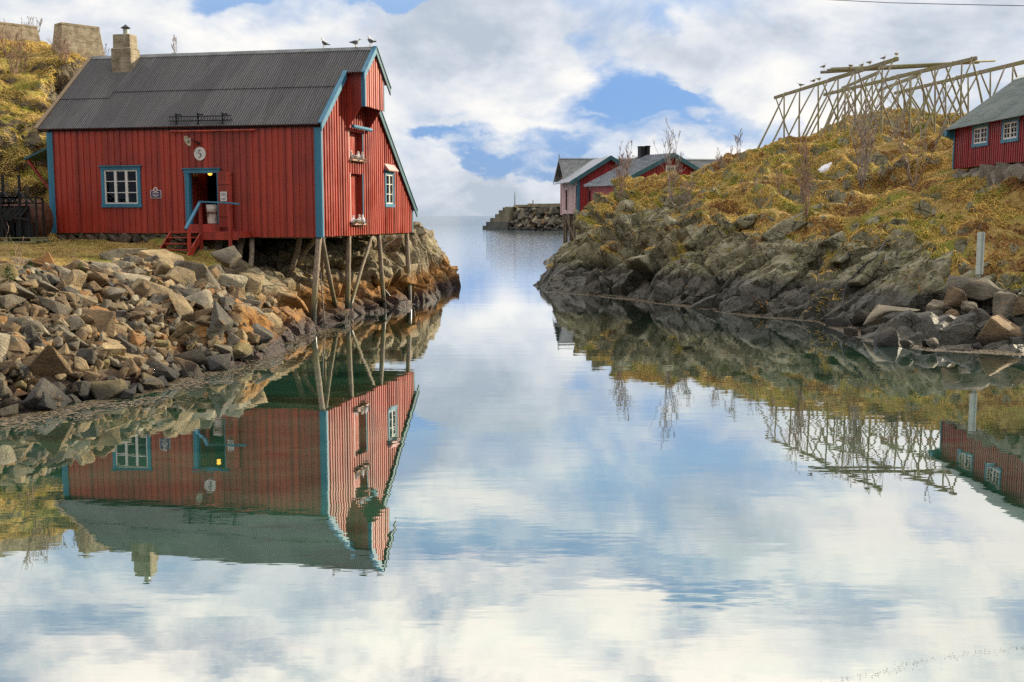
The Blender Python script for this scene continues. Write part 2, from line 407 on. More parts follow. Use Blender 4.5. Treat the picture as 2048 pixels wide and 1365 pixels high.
def make_world():
    W = bpy.data.worlds.new('World'); SC.world = W; W.use_nodes = True
    t = NT.__new__(NT); t.m = W; t.t = W.node_tree; t.t.nodes.clear()
    out = t.n('ShaderNodeOutputWorld'); bg = t.n('ShaderNodeBackground'); bg.inputs[1].default_value = .078
    t.l(bg.outputs[0], out.inputs[0])
    sky = t.n('ShaderNodeTexSky', sky_type='NISHITA'); sky.sun_disc = False; sky.sun_elevation = SUN_EL; sky.sun_rotation = SUN_AZ
    sky.air_density = 1.2; sky.dust_density = .4; sky.ozone_density = 2.5
    d = t.n('ShaderNodeTexCoord').outputs['Generated']; x, y, z = t.sep(d)
    az = t.math('ARCTAN2', x, y); el = t.math('ARCSINE', z)
    cb = t.n('ShaderNodeCombineXYZ'); t.l(az, cb.inputs[0]); t.l(el, cb.inputs[1]); q = cb.outputs[0]
    qs = t.scale(q, (1, 1.55, 1))
    wob = t.vm('SCALE', t.vm('SUBTRACT', t.noise(qs, 9, 5, .6, col=True), (.5, .5, .5)), sc=.12)
    qw = t.vm('ADD', q, wob)
    n1 = t.noise(qs, 5.2, 10, .58, .35)
    dens = n1
    def P(px, py): return ((px-1024)/F, (432-py)/F, 0)
    for (px, py, rx, ry, k) in [(1285, 222, 140, 50, -.38), (1220, 165, 55, 46, -.22), (1145, 85, 32, 36, -.18), (1440, 252, 64, 36, -.18), (1335, 185, 46, 13, .20), (1215, 238, 60, 11, .16), (1385, 240, 46, 12, .18), (1270, 262, 40, 10, .12), (870, 285, 62, 18, -.28), (985, 322, 84, 18, -.28), (1070, 350, 40, 16, -.18),
                                (822, 4, 70, 20, -.40), (500, 10, 75, 22, -.28), (1340, 45, 45, 26, -.14), (1545, 285, 55, 60, -.22), (1130, 300, 70, 24, -.18), (920, 90, 50, 20, -.06),
                                (640, 190, 260, 160, .20), (960, 120, 190, 110, .26), (1620, 100, 320, 130, .28), (880, 395, 190, 55, .40), (1330, 130, 110, 40, .10), (970, 268, 120, 20, .18), (1420, 325, 130, 26, .26), (150, 40, 300, 70, .14), (1120, 400, 200, 40, .26), (1750, 300, 260, 90, .2),
                                (1060, -205, 300, 26, -.09), (1500, -300, 260, 26, -.09), (420, -330, 140, 90, -.06), (1250, -520, 200, 26, -.06), (1750, -210, 300, 70, .24), (1250, -400, 500, 70, .12), (700, -620, 400, 120, .10), (1000, -40, 500, 60, -.03)]:
        cx, cy, _ = P(px, py); v = t.vm('SUBTRACT', qw, (cx, cy, 0)); v = t.vm('MULTIPLY', v, (F/rx, F/ry, 0))
        dens = t.math('ADD', dens, t.math('MULTIPLY', t.mr(t.vm('LENGTH', v), 1.5, .2), k))
    cov = t.mr(dens, t.mr(el, .17, .22, .28, .34), t.mr(el, .17, .22, .62, .60))
    cov = t.math('MULTIPLY', cov, .965)
    # relief: clouds are brighter on the side of the sun
    off = t.vm('ADD', qs, (.018, .03, 0)); n1b = t.noise(off, 5.2, 6, .55, .35); rel = t.math('SUBTRACT', n1, n1b)
    thick = t.noise(t.scale(q, (1, 1.9, 1), loc=(3.1, 1.7, 0)), 4.2, 7, .55)
    lit = t.math('ADD', t.math('MULTIPLY', rel, 2.4), t.mr(thick, .30, .68))
    low = t.mr(el, .075, -.005); lowb = t.math('MULTIPLY', low, t.mr(az, .10, -.02, .25, 1))
    lit = t.math('SUBTRACT', lit, t.math('MULTIPLY', lowb, .75))
    lit = t.math('ADD', lit, t.mr(el, .16, .5, 0, .35))
    cc = t.ramp(lit, [(0.0, (4.7, 5.3, 6.1)), (.42, (7.0, 7.3, 7.8)), (.8, (9.0, 8.9, 8.6)), (1.0, (9.8, 9.4, 8.9))])
    hi = t.mr(el, .16, .5, 1, 1.95); cc = t.mix(1, cc, t.mix(t.mr(el, .17, .4), (1, 1, 1), (1.06, .99, .93)), 'MULTIPLY'); cc = t.vm('SCALE', cc, sc=hi)
    skc = t.mix(1, sky.outputs[0], (.80, 1.0, 1.45), 'MULTIPLY')
    blue = t.mix(t.mr(el, .10, .24), (1.9, 3.7, 7.6), (4.7, 6.4, 8.7))
    skc = t.mix(.72, skc, blue); cc = t.vm('SCALE', cc, sc=1.10)
    c = t.mix(cov, skc, cc)
    back = t.math('MULTIPLY', t.mr(t.math('ADD', y, t.math('MULTIPLY', x, .35)), .10, -.55), t.mr(el, 1.0, .25))   # dimmer unseen sky added behind the camera to deepen contrast
    c = t.mix(t.math('MULTIPLY', back, .80), c, (1.9, 2.1, 2.5))
    sun_glow = t.mr(t.vm('DOT_PRODUCT', d, tuple(S)), .80, 1.0, 0, 1)
    c = t.mix(t.math('MULTIPLY', sun_glow, .6), c, (11.5, 10.8, 9.6))
    t.l(c, bg.inputs[0])
make_world()
SC.view_settings.view_transform = 'Standard'; SC.view_settings.look = 'None'; SC.view_settings.exposure = .36; SC.view_settings.gamma = 1
SC.render.engine = 'CYCLES'
SC.cycles.use_denoising = False
SC.cycles.max_bounces = 6; SC.cycles.diffuse_bounces = 3; SC.cycles.glossy_bounces = 4; SC.cycles.transparent_max_bounces = 12
SC.cycles.caustics_reflective = False; SC.cycles.caustics_refractive = False
SC.cycles.sample_clamp_indirect = 6
# ------------------------------------------------------------------ water
def make_water():
    t = NT('water'); p = t.pos(); px, py, pz = t.sep(p)
    lw = t.n('ShaderNodeLayerWeight'); lw.inputs[0].default_value = .5
    fac = t.math('MULTIPLY', t.math('ADD', .50, t.math('MULTIPLY', t.math('POWER', t.mr(lw.outputs['Facing'], .58, .92, 0, 1, smooth=False), 1.8), .475)), t.mr(py, 90, 500, 1, .70))
    sw = t.noise(t.scale(p, (.5, .9, 1)), .5, 6, .62); sp = t.noise(t.scale(p, (1.0, 2.2, 1)), 1.1, 3, .5)
    body = t.mix(t.mr(sw, .35, .65), (.012, .052, .032), (.038, .115, .068))
    body = t.mix(t.math('MULTIPLY', t.mr(t.noise(t.scale(p, (.4, .8, 1)), .35, 5, .6), .58, .68), .8), body, (.035, .03, .015))
    body = t.mix(t.math('MULTIPLY', t.mr(sp, .64, .70), .7), body, (.02, .035, .02))
    # far out the bottom drops away
    body = t.mix(t.mr(py, 45, 75), body, (.03, .07, .085))
    w1 = t.noise(t.scale(p, (.55, 1.5, 1)), 1.3, 3, .5); w2 = t.noise(t.scale(p, (.10, .30, 1)), 1.0, 4, .5); w3 = t.noise(t.scale(p, (1.6, 5, 1)), 1.6, 2, .5)
    far = t.mr(py, 30, 160, 0, 1)
    calm = t.mr(t.noise(t.scale(p, (.05, .12, 1)), 1, 3, .5), .35, .65, .35, 1.2)
    h = t.math('ADD', t.math('MULTIPLY', w1, t.math('MULTIPLY', calm, .0020)), t.math('MULTIPLY', w2, .0045))
    h = t.math('ADD', h, t.math('MULTIPLY', t.math('MULTIPLY', w3, far), .010))
    bn = t.n('ShaderNodeBump'); bn.inputs['Strength'].default_value = 1; bn.inputs['Distance'].default_value = 1; t.l(h, bn.inputs['Height'])
    gl = t.n('ShaderNodeBsdfGlossy'); t.l(t.mr(py, 35, 400, .0, .12), gl.inputs['Roughness']); gl.inputs[0].default_value = (.97, .985, 1, 1); t.l(bn.outputs[0], gl.inputs['Normal'])
    df = t.n('ShaderNodeBsdfDiffuse'); t.l(body, df.inputs[0])
    mx = t.n('ShaderNodeMixShader'); t.l(fac, mx.inputs[0]); t.l(df.outputs[0], mx.inputs[1]); t.l(gl.outputs[0], mx.inputs[2]); t.l(mx.outputs[0], t.out.inputs[0])
    mb = MB(); mb.add([(-30000,-3000,0),(30000,-3000,0),(30000,60000,0),(-30000,60000,0)], [(0,1,2,3)])
    tag(mb.build('water', t.m), kind='structure')
make_water()

# ------------------------------------------------------------------ terrain from control points
HX, HY, HA = -7.159, 41.5, math.radians(12.39)          # near corner of the boathouse and the turn of its long wall
HU = np.array([math.cos(HA), -math.sin(HA)]); HV = np.array([math.sin(HA), math.cos(HA)])
def hw(u, v, z=0): return np.array([HX + HU[0]*u + HV[0]*v, HY + HU[1]*u + HV[1]*v, z])

class Terrain:
    def __init__(s, cps, lam=.02):
        A = np.array(cps, float); s.X = A[:, :2]; n = len(A)
        K = s._k(s.X, s.X) + lam*np.eye(n); Pm = np.concatenate([np.ones((n,1)), s.X], 1)
        L = np.block([[K, Pm], [Pm.T, np.zeros((3,3))]])
        s.w = np.linalg.solve(L, np.concatenate([A[:, 2:4], np.zeros((3,2))], 0))
    def _k(s, a, b): return np.linalg.norm(a[:,None]-b[None], axis=2)*-1.0
    def __call__(s, xy):
        out = []
        for i in range(0, len(xy), 20000):
            c = xy[i:i+20000]
            out.append(np.concatenate([s._k(c, s.X), np.ones((len(c),1)), c], 1) @ s.w)
        return np.concatenate(out)

def CP(px, py, Y, g=0): return [*at(px, py, Y), g]
def WL(lst, dx, dy):
    r = []
    for px, py in lst:
        a = onz(px, py); r += [[a[0], a[1], -.03, 0], [a[0]+dx, a[1]+dy, -1.1, 0], [a[0]+3*dx, a[1]+3*dy, -2.6, 0]]
    return r
cl = WL([(-400,1000),(-200,915),(0,842),(110,822),(200,800),(330,770),(440,738),(540,694),(600,670)], 2.0, -1.6)
cl += WL([(650,652),(700,640),(735,628),(800,617)], 2.0, -2.2) + WL([(838,603),(848,582),(862,562),(880,551)], .7, -.3)
cl += [CP(*a) for a in [(0,560,27),(0,690,24.5),(200,560,30.5),(200,690,26.4),(200,548,33.5),(400,560,33.5),(400,660,30.6),(400,548,36),(480,560,36.6),(480,640,34),(525,600,36.6),
    (-200,560,26),(-200,700,22.6),(-400,570,25),(0,620,26),(200,620,28.6),(400,610,32),(0,760,23.4),(200,745,25),(400,705,29.5)]]
cl += [CP(*a) for a in [(0,500,37,.9),(100,485,42,.95),(200,482,43.1,.95),(300,490,41.5,.95),(300,522,38,.75),(400,524,39.5,.45),(200,518,37,.7),(100,518,36,.7),(-200,500,37,.9),(0,545,30.5,.35),(100,552,31,.25)]]
cl += [[*hw(u,v,z),g] for u,v,z,g in [(-11,0,3.12,.7),(-9,0,3.02,.6),(-6,0,2.8,.3),(-4.3,0,2.5,0),(-3,0,2.35,0),(-1.7,0,1.75,0),(-.9,.2,.9,0),(-.2,.3,.2,0),(-9,4,3.12,0),(-5,4,3.05,0),(-2.4,3,2.35,0),(-1.0,2.4,1.3,0),
    (-.1,2.8,.1,0),(-.5,4.6,.9,0),(-1.2,5.2,2.3,0),(-.9,7,1.9,0),(-.3,6.2,.8,0),(.3,8,.25,0),(-.3,8.8,.9,0),(.2,9.6,.2,0),(-1,8,3.05,0),(-3,8,3.1,0),(-6,8,3.1,0),(-9,8,3.1,0),(-.5,10.3,1.4,0),(-1.5,11,3.2,0),(-6,11,3.3,0)]]
cl += [CP(*a) for a in [(830,455,57),(848,500,57.5),(850,560,56),(795,560,50.5),(862,490,64),(884,512,71),(850,468,66),(838,448,61),(893,514,76),(882,488,73),(830,520,54)]]
cl += [[-3.0,57,-1.5,0],[-2.9,61,-1.6,0],[-2.8,66,-1.6,0],[-2.9,72,-1.5,0],[-3.0,78,-1.4,0],[-7,88,-1.5,0],[-12,78,1.5,0],[-10,64,3.3,.5],[-16,92,-1,0],[-9,58,3.5,.3]]
cl += [[*hw(-12,1),0],[*hw(-12.3,6),0],[*hw(-12.3,11),0]]
cl[-3][2:] = [3.2,.9]; cl[-2][2:] = [3.5,.9]; cl[-1][2:] = [4.6,.9]
cl += [CP(*a) for a in [(60,470,46,1),(15,440,46.6,1),(50,380,47.2,1),(88,300,48.6,1),(45,300,48.3,1.0),(0,300,47.4,.9),(20,285,48,.05),(60,290,48.4,.2),(0,200,51,1),(60,205,51.2,1),(112,172,52.8,.15),(100,195,52,.0),(140,160,54,.1),(85,160,53.4,.9),(150,140,55.2,.5),
    (195,140,57,1),(0,110,56,1),(60,118,55.8,1),(100,110,56.5,.8),(190,112,58,.3),(0,380,46.8,1),(0,240,49.2,1)]]
cl += [[-26,64,13.3,1],[-20,66,11,1],[-14,66,6.5,1],[-12,70,4.3,.5],[-33,56,14,1],[-32,48,12,1],[-30,42,7.5,1],[-28,38,3.8,1],[-26,34,3.1,1],[-36,34,4.5,1],[-42,60,15,1],[-30,78,11,1],[-20,80,5,1],[-42,82,12,1],[-40,28,3,1],[-30,25,2.6,.5],[-42,20,2.6,1],[-26,18,-.4,0],[-20,14,-2.5,0],[-8,20,-3,0],[2,45,-3.2,0],[0,75,-3.2,0]]

cr = WL([(1087,583),(1160,587),(1250,592),(1400,612),(1500,630),(1600,635),(1690,653),(1760,682),(1880,696),(2048,703),(2250,712),(2450,730)], -1.0, -1.5)
cr += [[2.9,67.4,1.5,0],[3.4,67.6,1.9,0],[3.75,69.4,1.9,0],[3.2,70.5,1.0,0],[4.1,73,.9,0],[4.0,79,.3,0],[5.2,79,1.4,.2],[1.0,66,-.5,0],[1.6,69,-.8,0],[2.6,75,-.6,0],[1.9,72,-1.0,0],[2.6,80,-.8,0],[.4,62,-1.6,0],[1.1,60.4,-1.2,0],[1.2,63,-1.2,0],[.9,58.6,-1.3,0],[4.2,90,.1,0],[4.8,105,-.4,0],[-1.5,66,-1.4,0],[-.5,76,-1.5,0],[0,90,-1.5,0],[0.5,110,-1.5,0],[-6,100,-3,0]]
cr += [CP(*a) for a in [(1092,550,61),(1125,500,64,.2),(1150,492,66,.2),(1180,432,68.3,.6),(1200,404,70,1),(1260,362,71.8,1),(1330,354,72.5,1),(1420,360,75,1),(1462,338,75.5,1),(1512,308,76,1),(1600,284,76,1),(1640,274,77,1),(1700,276,75,1),(1770,279,73,1),(1840,283,71,1),(1880,288,69,1),(1690,248,90,.9),(1740,233,92,.4),(1800,228,92,.2),(1860,230,91,.6),(1900,240,90,1),(1640,268,88,1),(1900,292,66,1),
    (1174,455,66,.3),(1200,430,66.5,1),(1250,480,61,.5),(1215,470,63,.55),(1250,525,58.8),(1180,530,61),(1300,450,60,.55),(1250,430,64.2,.9),(1288,438,62.6,0),(1310,420,63.6,.15),(1430,385,65,.2),(1250,390,67.5,1),(1400,472,56,.6),(1330,470,58,.6),(1400,500,54.8),(1400,560,52.2),(1330,545,55),(1400,425,60,1),(1400,372,67,1),(1330,400,65.5,1),
    (1550,452,52,.9),(1480,470,53.5,.8),(1480,500,52),(1480,540,50.2),(1480,590,47.8),(1550,400,58,1),(1550,342,68,1),(1550,490,50,.2),(1550,540,48),(1550,595,46.2),(1600,580,45.8),(1650,610,43.6),(1700,600,42.8),(1700,520,46.5,.1),(1650,540,46.5),(1620,490,49,.35),(1700,470,49,.9),(1700,400,56,1),(1700,342,63,1),(1700,292,70,1),(1640,440,52,1),
    (1850,632,38.2),(1780,618,40.3),(1780,550,43),(1850,550,41),(1850,500,44,.1),(1780,490,46.6,.2),(1850,455,47.5,.95),(1850,400,52,1),(1850,352,56.5,1),(1850,300,64.5,1),(1930,655,36.4),(1980,665,35.8),(1980,618,37.2),(1980,562,39.6,.3),(1930,560,40,.4),(1980,500,43,.9),(1920,510,43,.5),(1980,430,46,1),(1980,385,50,1),(1985,400,49,.1),(2040,385,48.6,.1),(2010,372,50.6,.9),(1950,352,55,1),
    (2048,640,35.2),(2048,560,39.5,.6),(2048,500,43,1),(2048,430,46,1),(2200,600,36.5,.2),(2250,480,44,1),(2250,400,48,1),(2450,500,43,1)]]
cr += [[22.5,56.4,6.35,1],[22.4,52,6.2,.8],[22.4,48,5.9,.8],[26,56,7.6,1],[27,50,7.2,1],[30,62,8.6,1],[34,72,9.9,1],[28,76,9.7,1],[40,60,9,1],[38,46,6,1],[44,80,12,1],[26,82,10.0,1],[20.5,84,9.2,1],[30,100,9.5,1],[40,90,10.5,1],[16,84,7.4,1],[11,82,5.6,1],[6,80,3.4,.6],[7,95,2.0,.4],[12,96,3.4,1],[20,100,6.5,1],[11,115,2.2,.4],[22,115,4,1],[35,110,9,1],[50,100,12,1],[12,128,1.2,0],[4,126,-1.6,0],[5,118,-1.0,0],[6.5,112,-.2,0],[3,112,-1.4,0],[24,128,3,1],[42,125,7,1],[55,70,12,1],[55,45,8,1],[48,32,3,1],[36,30,-.2,0],[30,27,-2.2,0],[56,25,0,0]]
TL, TR = Terrain(cl), Terrain(cr)

def make_terrain(name, T, xs, ys, mat, seed, dip, amp, edge):
    X, Y = np.meshgrid(xs, ys); xy = np.stack([X.ravel(), Y.ravel()], 1); nx, ny = len(xs), len(ys)
    zg = T(xy); z = np.clip(zg[:,0], -3.5, 20); g = np.clip(zg[:,1], 0, 1)
    P = np.concatenate([xy, z[:,None]], 1)
    def normals(P):
        G = P.reshape(ny, nx, 3); du = np.gradient(G, axis=1); dv = np.gradient(G, axis=0)
        N = np.cross(du, dv).reshape(-1,3); return N/np.maximum(np.linalg.norm(N, axis=1), 1e-9)[:,None]
    N = normals(P)
    gm = sstep(.22, .52, g + (fbm(P*.6, 4, seed+3)-.5)*1.15 + (N[:,2]-.75)*.25)
    warp = np.stack([fbm(P*.8, 3, seed+k*9)-.5 for k in range(3)], 1); yard = sstep(46, 43.5, P[:,1])*sstep(4.2, 3.6, P[:,2]) if name == 'hill' and xs[0] < -20 else np.zeros(len(P))
    Rm = np.array(Euler(dip).to_matrix())
    disp = np.zeros(len(P)); 
    for sc, a, ck, sd in ((np.array((3.3,2.3,1.75)), 1.05, .62, 1), (np.array((1.15,.85,.65)), .20, .20, 2)):
        Q = ((P + warp*.4) @ Rm.T)/sc
        f1, f2, cid, off = voro(Q, seed+sd)
        tilt = ((cid-.5)*2*off).sum(1)
        disp += a*((cid[:,0]-.5) + .85*tilt) - ck*(1-sstep(0, .10, f2-f1))
    if xs[0] < -20: disp *= 1-.8*sstep(-8.3, -9.5, P[:,0])*sstep(39, 36.5, P[:,1]); P[:,2] -= .18*sstep(-8.3, -9.5, P[:,0])*sstep(39, 36.5, P[:,1])*sstep(2.6,2.2,P[:,2])
    else:                                             # inclined beds on the seaward slabs
        for per, am, nn in ((1.15, .42, (-.46,.16,.87)), (.42, .15, (-.44,.2,.87))):
            tb = (P+warp*.35) @ np.array(nn)/per + fbm(P*.35, 2, seed+80)*.9; fb = tb-np.floor(tb)
            disp += am*(sstep(0,.14,fb)-fb)*sstep(6, 10.5, P[:,0])
        disp *= 1-.45*sstep(8, 12, P[:,0])*0
    disp += (fbm(P*2.4, 4, seed+40)-.5)*.12
    # hummocks of matted grass hanging over the ground
    Ph = P + warp*.8
    h1 = 1-np.abs(vnoise(Ph*np.array((.75,.75,.9)), seed+60)*2-1); h2 = 1-np.abs(vnoise(Ph*np.array((1.7,1.7,2.0)), seed+61)*2-1)
    hum = (h1**.6-.6)*.95*sstep(.2,.8,fbm(P*.25,2,seed+66)+.25) + (h2**.7-.6)*.30 + (fbm(P*4.5, 3, seed+62)-.5)*.09
    f1, f2, cid, off = voro(np.stack([(P[:,0]+warp[:,0]*.7)*.75, (P[:,1]+warp[:,1]*.7)*.6, P[:,2]*.25], 1), seed+70)
    tt = P[:,2]/1.15 + cid[:,0]*1.0 + (fbm(P*.5, 2, seed+71)-.5)*.8; fr = tt - np.floor(tt)
    hum = hum*.75 + (.6 if xs[0] < -20 else 1.05)*(sstep(0, .22, fr)-fr)*sstep(.98, .80, N[:,2]) + .26*(.45-f1) - .12*(1-sstep(0,.14,f2-f1))
    hum = hum*(1-.85*yard)
    if xs[0] > -20: hum = hum + (1-np.abs(fbm(Ph*np.array((.33,.33,.2)), 2, seed+90)*2-1)*2.4-.62)*.75
    if xs[0] > -20: hum = hum*(1-.9*sstep(19.9, 21.2, P[:,0])*sstep(59, 57.5, P[:,1])*sstep(41, 44, P[:,1])) - .22*sstep(76, 73, P[:,1])*sstep(64, 67, P[:,1])*sstep(17, 13, P[:,0])
    keep = sstep(-1.1, .7, z)
    N1 = normals(P + N*(hum*gm*edge*keep)[:,None]); bare = sstep(.40, .58, N1[:,2] + (fbm(P*1.3, 3, seed+91)-.5)*.35)
    if xs[0] > -20: gm_ = gm*bare
    else: gm_ = gm*(bare*.6+.4)
    d = (disp*amp*(1-gm) + hum*gm*edge + (disp*.25)*(gm-gm_))*keep
    P = P + N*d[:,None]
    # soft lip where turf ends over rock
    P[:,2] += gm*(1-gm)*.7*keep
    gm = gm_
    idx = np.arange(nx*ny).reshape(ny, nx)
    Fq = np.stack([idx[:-1,:-1], idx[:-1,1:], idx[1:,1:], idx[1:,:-1]], -1).reshape(-1,4)
    far = (P[:,2] > -2.2)[Fq].any(1); Fq = Fq[far]
    o = mesh_np(name, P, Fq, mat, attrs={'grass': gm}); o.data.polygons.foreach_set('use_smooth', (gm[Fq].mean(1) > .3)); tag(o, kind='structure')
    return dict(P=P, N=normals(P), g=gm, nx=nx, ny=ny, xs=xs, ys=ys, obj=o)
def geo(a, b, d0, d1):
    r = [a]; 
    while r[-1] < b: r.append(r[-1] + d0 + (d1-d0)*(r[-1]-a)/(b-a))
    return np.array(r)
GL = make_terrain('hill', TL, np.arange(-36, 0, .13), np.concatenate([np.arange(16, 62, .12), geo(62, 92, .15, .4)]), M['hill_left'], 100, (.5,.2,.3), .62, .8)
GR = make_terrain('hill', TR, np.concatenate([np.arange(-2, 30, .125), geo(30, 56, .2, .8)]), np.concatenate([np.arange(28, 70, .12), geo(70, 128, .16, .9)]), M['hill_right'], 200, (.15,.42,.5), .75, 1.0)
def ground(x, y, G=None):
    G = G or (GL if x < -1.5 else GR)
    i = int(np.argmin(np.abs(G['xs']-x))); j = int(np.argmin(np.abs(G['ys']-y)))
    k = j*G['nx']+i
    return float(G['P'][k,2])

# ------------------------------------------------------------------ grass
def grass(name, G, sel, per_m2, L, W, lay, cols, seed, lift=.35):
    rng = np.random.default_rng(seed); nx, ny = G['nx'], G['ny']; P = G['P'].reshape(ny, nx, 3)
    a = np.linalg.norm(np.cross(P[:-1,1:]-P[:-1,:-1], P[1:,:-1]-P[:-1,:-1]), axis=2)
    w = (G['g'].reshape(ny, nx)[:-1,:-1] * a * sel(P[:-1,:-1]))
    clump = fbm(P[:-1,:-1].reshape(-1,3)*1.1, 3, seed).reshape(w.shape); w = w*sstep(.3,.6,clump)
    tot = w.sum(); n = int(tot*per_m2); c = np.cumsum(w.ravel()); pick = np.searchsorted(c, rng.random(n)*c[-1]); pick = np.minimum(pick, c.size-1)
    j, i = np.divmod(pick, nx-1); u = rng.random((n,1)); v = rng.random((n,1))
    B = P[j,i]*(1-u)*(1-v)+P[j,i+1]*u*(1-v)+P[j+1,i]*(1-u)*v+P[j+1,i+1]*u*v
    Nn = G['N'].reshape(ny, nx, 3)[j,i]
    down = np.stack([Nn[:,0], Nn[:,1], np.zeros(n)], 1); down /= np.maximum(np.linalg.norm(down, axis=1), .05)[:,None]
    ang = fbm(B*.6, 2, seed+4)*12; sway = np.stack([np.cos(ang), np.sin(ang), np.zeros(n)], 1)
    rd = rng.normal(0, .45, (n,3)); rd[:,2] *= .3
    d = down*.8 + sway*.5 + rd; d -= Nn*(d*Nn).sum(1)[:,None]; d /= np.maximum(np.linalg.norm(d, axis=1), .05)[:,None]
    ln = L*(.5+rng.random((n,1))); up = Nn*.5 + np.array([0,0,.5])
    mid = B + up*ln*lift*.55 + d*ln*.45; tip = B + up*ln*lift*(.9-lay) + d*ln
    side = np.cross(d, up); side /= np.maximum(np.linalg.norm(side, axis=1), .05)[:,None]; sw = side*W*(.6+.8*rng.random((n,1)))
    V = np.stack([B-sw, B+sw, mid-sw*.7, mid+sw*.7, tip], 1).reshape(-1,3); k = np.arange(n)[:,None]*5
    T = np.concatenate([k+np.array([[0,1,3]]), k+np.array([[0,3,2]]), k+np.array([[2,3,4]])], 1).reshape(-1,3)
    cols = np.array(cols); patch = fbm(B*.5, 3, seed+9)
    ci = np.clip((patch-.28)/.44*len(cols) + rng.normal(0,.55,n), 0, len(cols)-1.01); c0 = np.floor(ci).astype(int); f = (ci-c0)[:,None]
    col = cols[c0]*(1-f)+cols[np.minimum(c0+1,len(cols)-1)]*f; col = col*(.5+.85*rng.random((n,1)))*(.55+.9*fbm(B*2.6, 2, seed+12))[:,None]
    o = mesh_np(name, V, T, M['dry_grass'], smooth=False, attrs={'tint': np.repeat(col, 5, 0)}); tag(o, kind='stuff')
    return o
DRY = [(.24,.28,.03),(.44,.36,.05),(.68,.46,.09),(.80,.56,.17),(.54,.32,.07),(.29,.13,.045)]
tag(grass('grass', GL, lambda P: (P[...,0] < -14)*(P[...,1] > 43.5)*(P[...,2] > 2.6)*(P[...,1] < 64)*((P[...,0] > -31)), 220, .28, .016, .8, [(.24,.32,.03),(.52,.42,.07),(.74,.54,.16),(.80,.60,.21),(.56,.38,.09)], 5),
    'long pale straw grass hanging down the steep hillside', 'grass')
tag(grass('grass', GL, lambda P: (P[...,1] < 44.5)*(P[...,1] > 24)*(P[...,2] > 2.1)*(P[...,0] > -29), 330, .09, .008, .5, [(.19,.18,.035),(.40,.29,.09),(.52,.38,.15),(.36,.26,.09)], 6, .6),
    'short trampled dry grass in front of the red boathouse', 'grass')
tag(grass('grass', GR, lambda P: (P[...,0] < 36)*(P[...,1] < 90)*(P[...,1] > 34)*(P[...,0]/P[...,1] < .5), 230, .27, .017, .8, DRY, 7),
    'matted ochre grass draped over the rocky hill', 'grass')
# ------------------------------------------------------------------ loose rocks
def rock_mesh(seed, sx, sy, sz, npts=15, cut=.5):
    rng = random.Random(seed); bm = bmesh.new()
    for _ in range(npts):
        p = Vector((rng.gauss(0,1), rng.gauss(0,1), rng.gauss(0,1))).normalized()
        q = [max(-cut*1.25, min(cut*1.25, c)) for c in p]; k = rng.uniform(.8, 1.1)
        bm.verts.new((q[0]*sx*k/cut/1.25, q[1]*sy*k/cut/1.25, q[2]*sz*k/cut/1.25))
    r = bmesh.ops.convex_hull(bm, input=bm.verts)
    bmesh.ops.delete(bm, geom=list({e for e in r['geom_interior'] + r['geom_unused'] if isinstance(e, bmesh.types.BMVert)}), context='VERTS')
    bmesh.ops.dissolve_limit(bm, angle_limit=.22, verts=bm.verts, edges=bm.edges)
    bmesh.ops.bevel(bm, geom=list(bm.edges), offset=.028*min(sx,sy,sz)*2, segments=1, affect='EDGES', profile=.6, clamp_overlap=True)
    bmesh.ops.triangulate(bm, faces=bm.faces)
    es = [e for e in bm.edges if e.calc_length() > .3*min(sx, sz)*1.2]
    bmesh.ops.subdivide_edges(bm, edges=es, cuts=2, use_grid_fill=True)
    bm.normal_update()
    for v in bm.verts:
        n = mnoise.noise(v.co*2.2 + Vector((seed*3.1, 0, 0)))*.06 + mnoise.noise(v.co*6 + Vector((0, seed, 0)))*.035
        v.co += v.normal*n*min(sx, sy, sz)*1.6
    bmesh.ops.triangulate(bm, faces=bm.faces)
    me = bpy.data.meshes.new('rock'); bm.to_mesh(me); bm.free(); me.materials.append(M['rock'])
    for p in me.polygons: p.use_smooth = True
    try: me.set_sharp_from_angle(angle=R(28))
    except Exception: pass
    return me
SHAPES = {'blocky': [], 'flat': [], 'pointed': [], 'rounded': []}
for k in range(6): SHAPES['blocky'].append(rock_mesh(k, .55, .5, .45, 13, .55))
for k in range(5): SHAPES['flat'].append(rock_mesh(20+k, .62, .5, .25, 13, .55))
for k in range(5): SHAPES['pointed'].append(rock_mesh(40+k, .56, .42, .40, 9, .8))
for k in range(3): SHAPES['rounded'].append(rock_mesh(60+k, .54, .48, .40, 34, .9))
PALETTE = {'grey': (.25,.215,.15), 'tan': (.47,.345,.175), 'brown': (.26,.165,.075), 'rust orange': (.42,.20,.055), 'pale grey': (.50,.43,.29), 'dark grey': (.085,.08,.065), 'yellowish': (.40,.31,.11)}
def add_rock(name, loc, size, shape, colour, rot=None, rng=random, sc=(1,1,1), label=None, cat='rock', group=None):
    o = bpy.data.objects.new(name, rng.choice(SHAPES[shape])); C.objects.link(o)
    o.location = [float(v) for v in loc]; o.scale = [size*k for k in sc]
    o.rotation_euler = rot or (rng.gauss(0,.35), rng.gauss(0,.35), rng.uniform(0, 6.28))
    c = PALETTE[colour]; k = rng.uniform(.82, 1.2); o.color = (c[0]*k, c[1]*k, c[2]*k, 1)
    return tag(o, label, cat, group)
def pix(p):
    q = np.array(p, float) - (0,0,CAMH); yc = q[1]*math.cos(TH)-q[2]*math.sin(TH); zc = q[1]*math.sin(TH)+q[2]*math.cos(TH)
    return 1024+F*q[0]/yc, 682.5-F*zc/yc

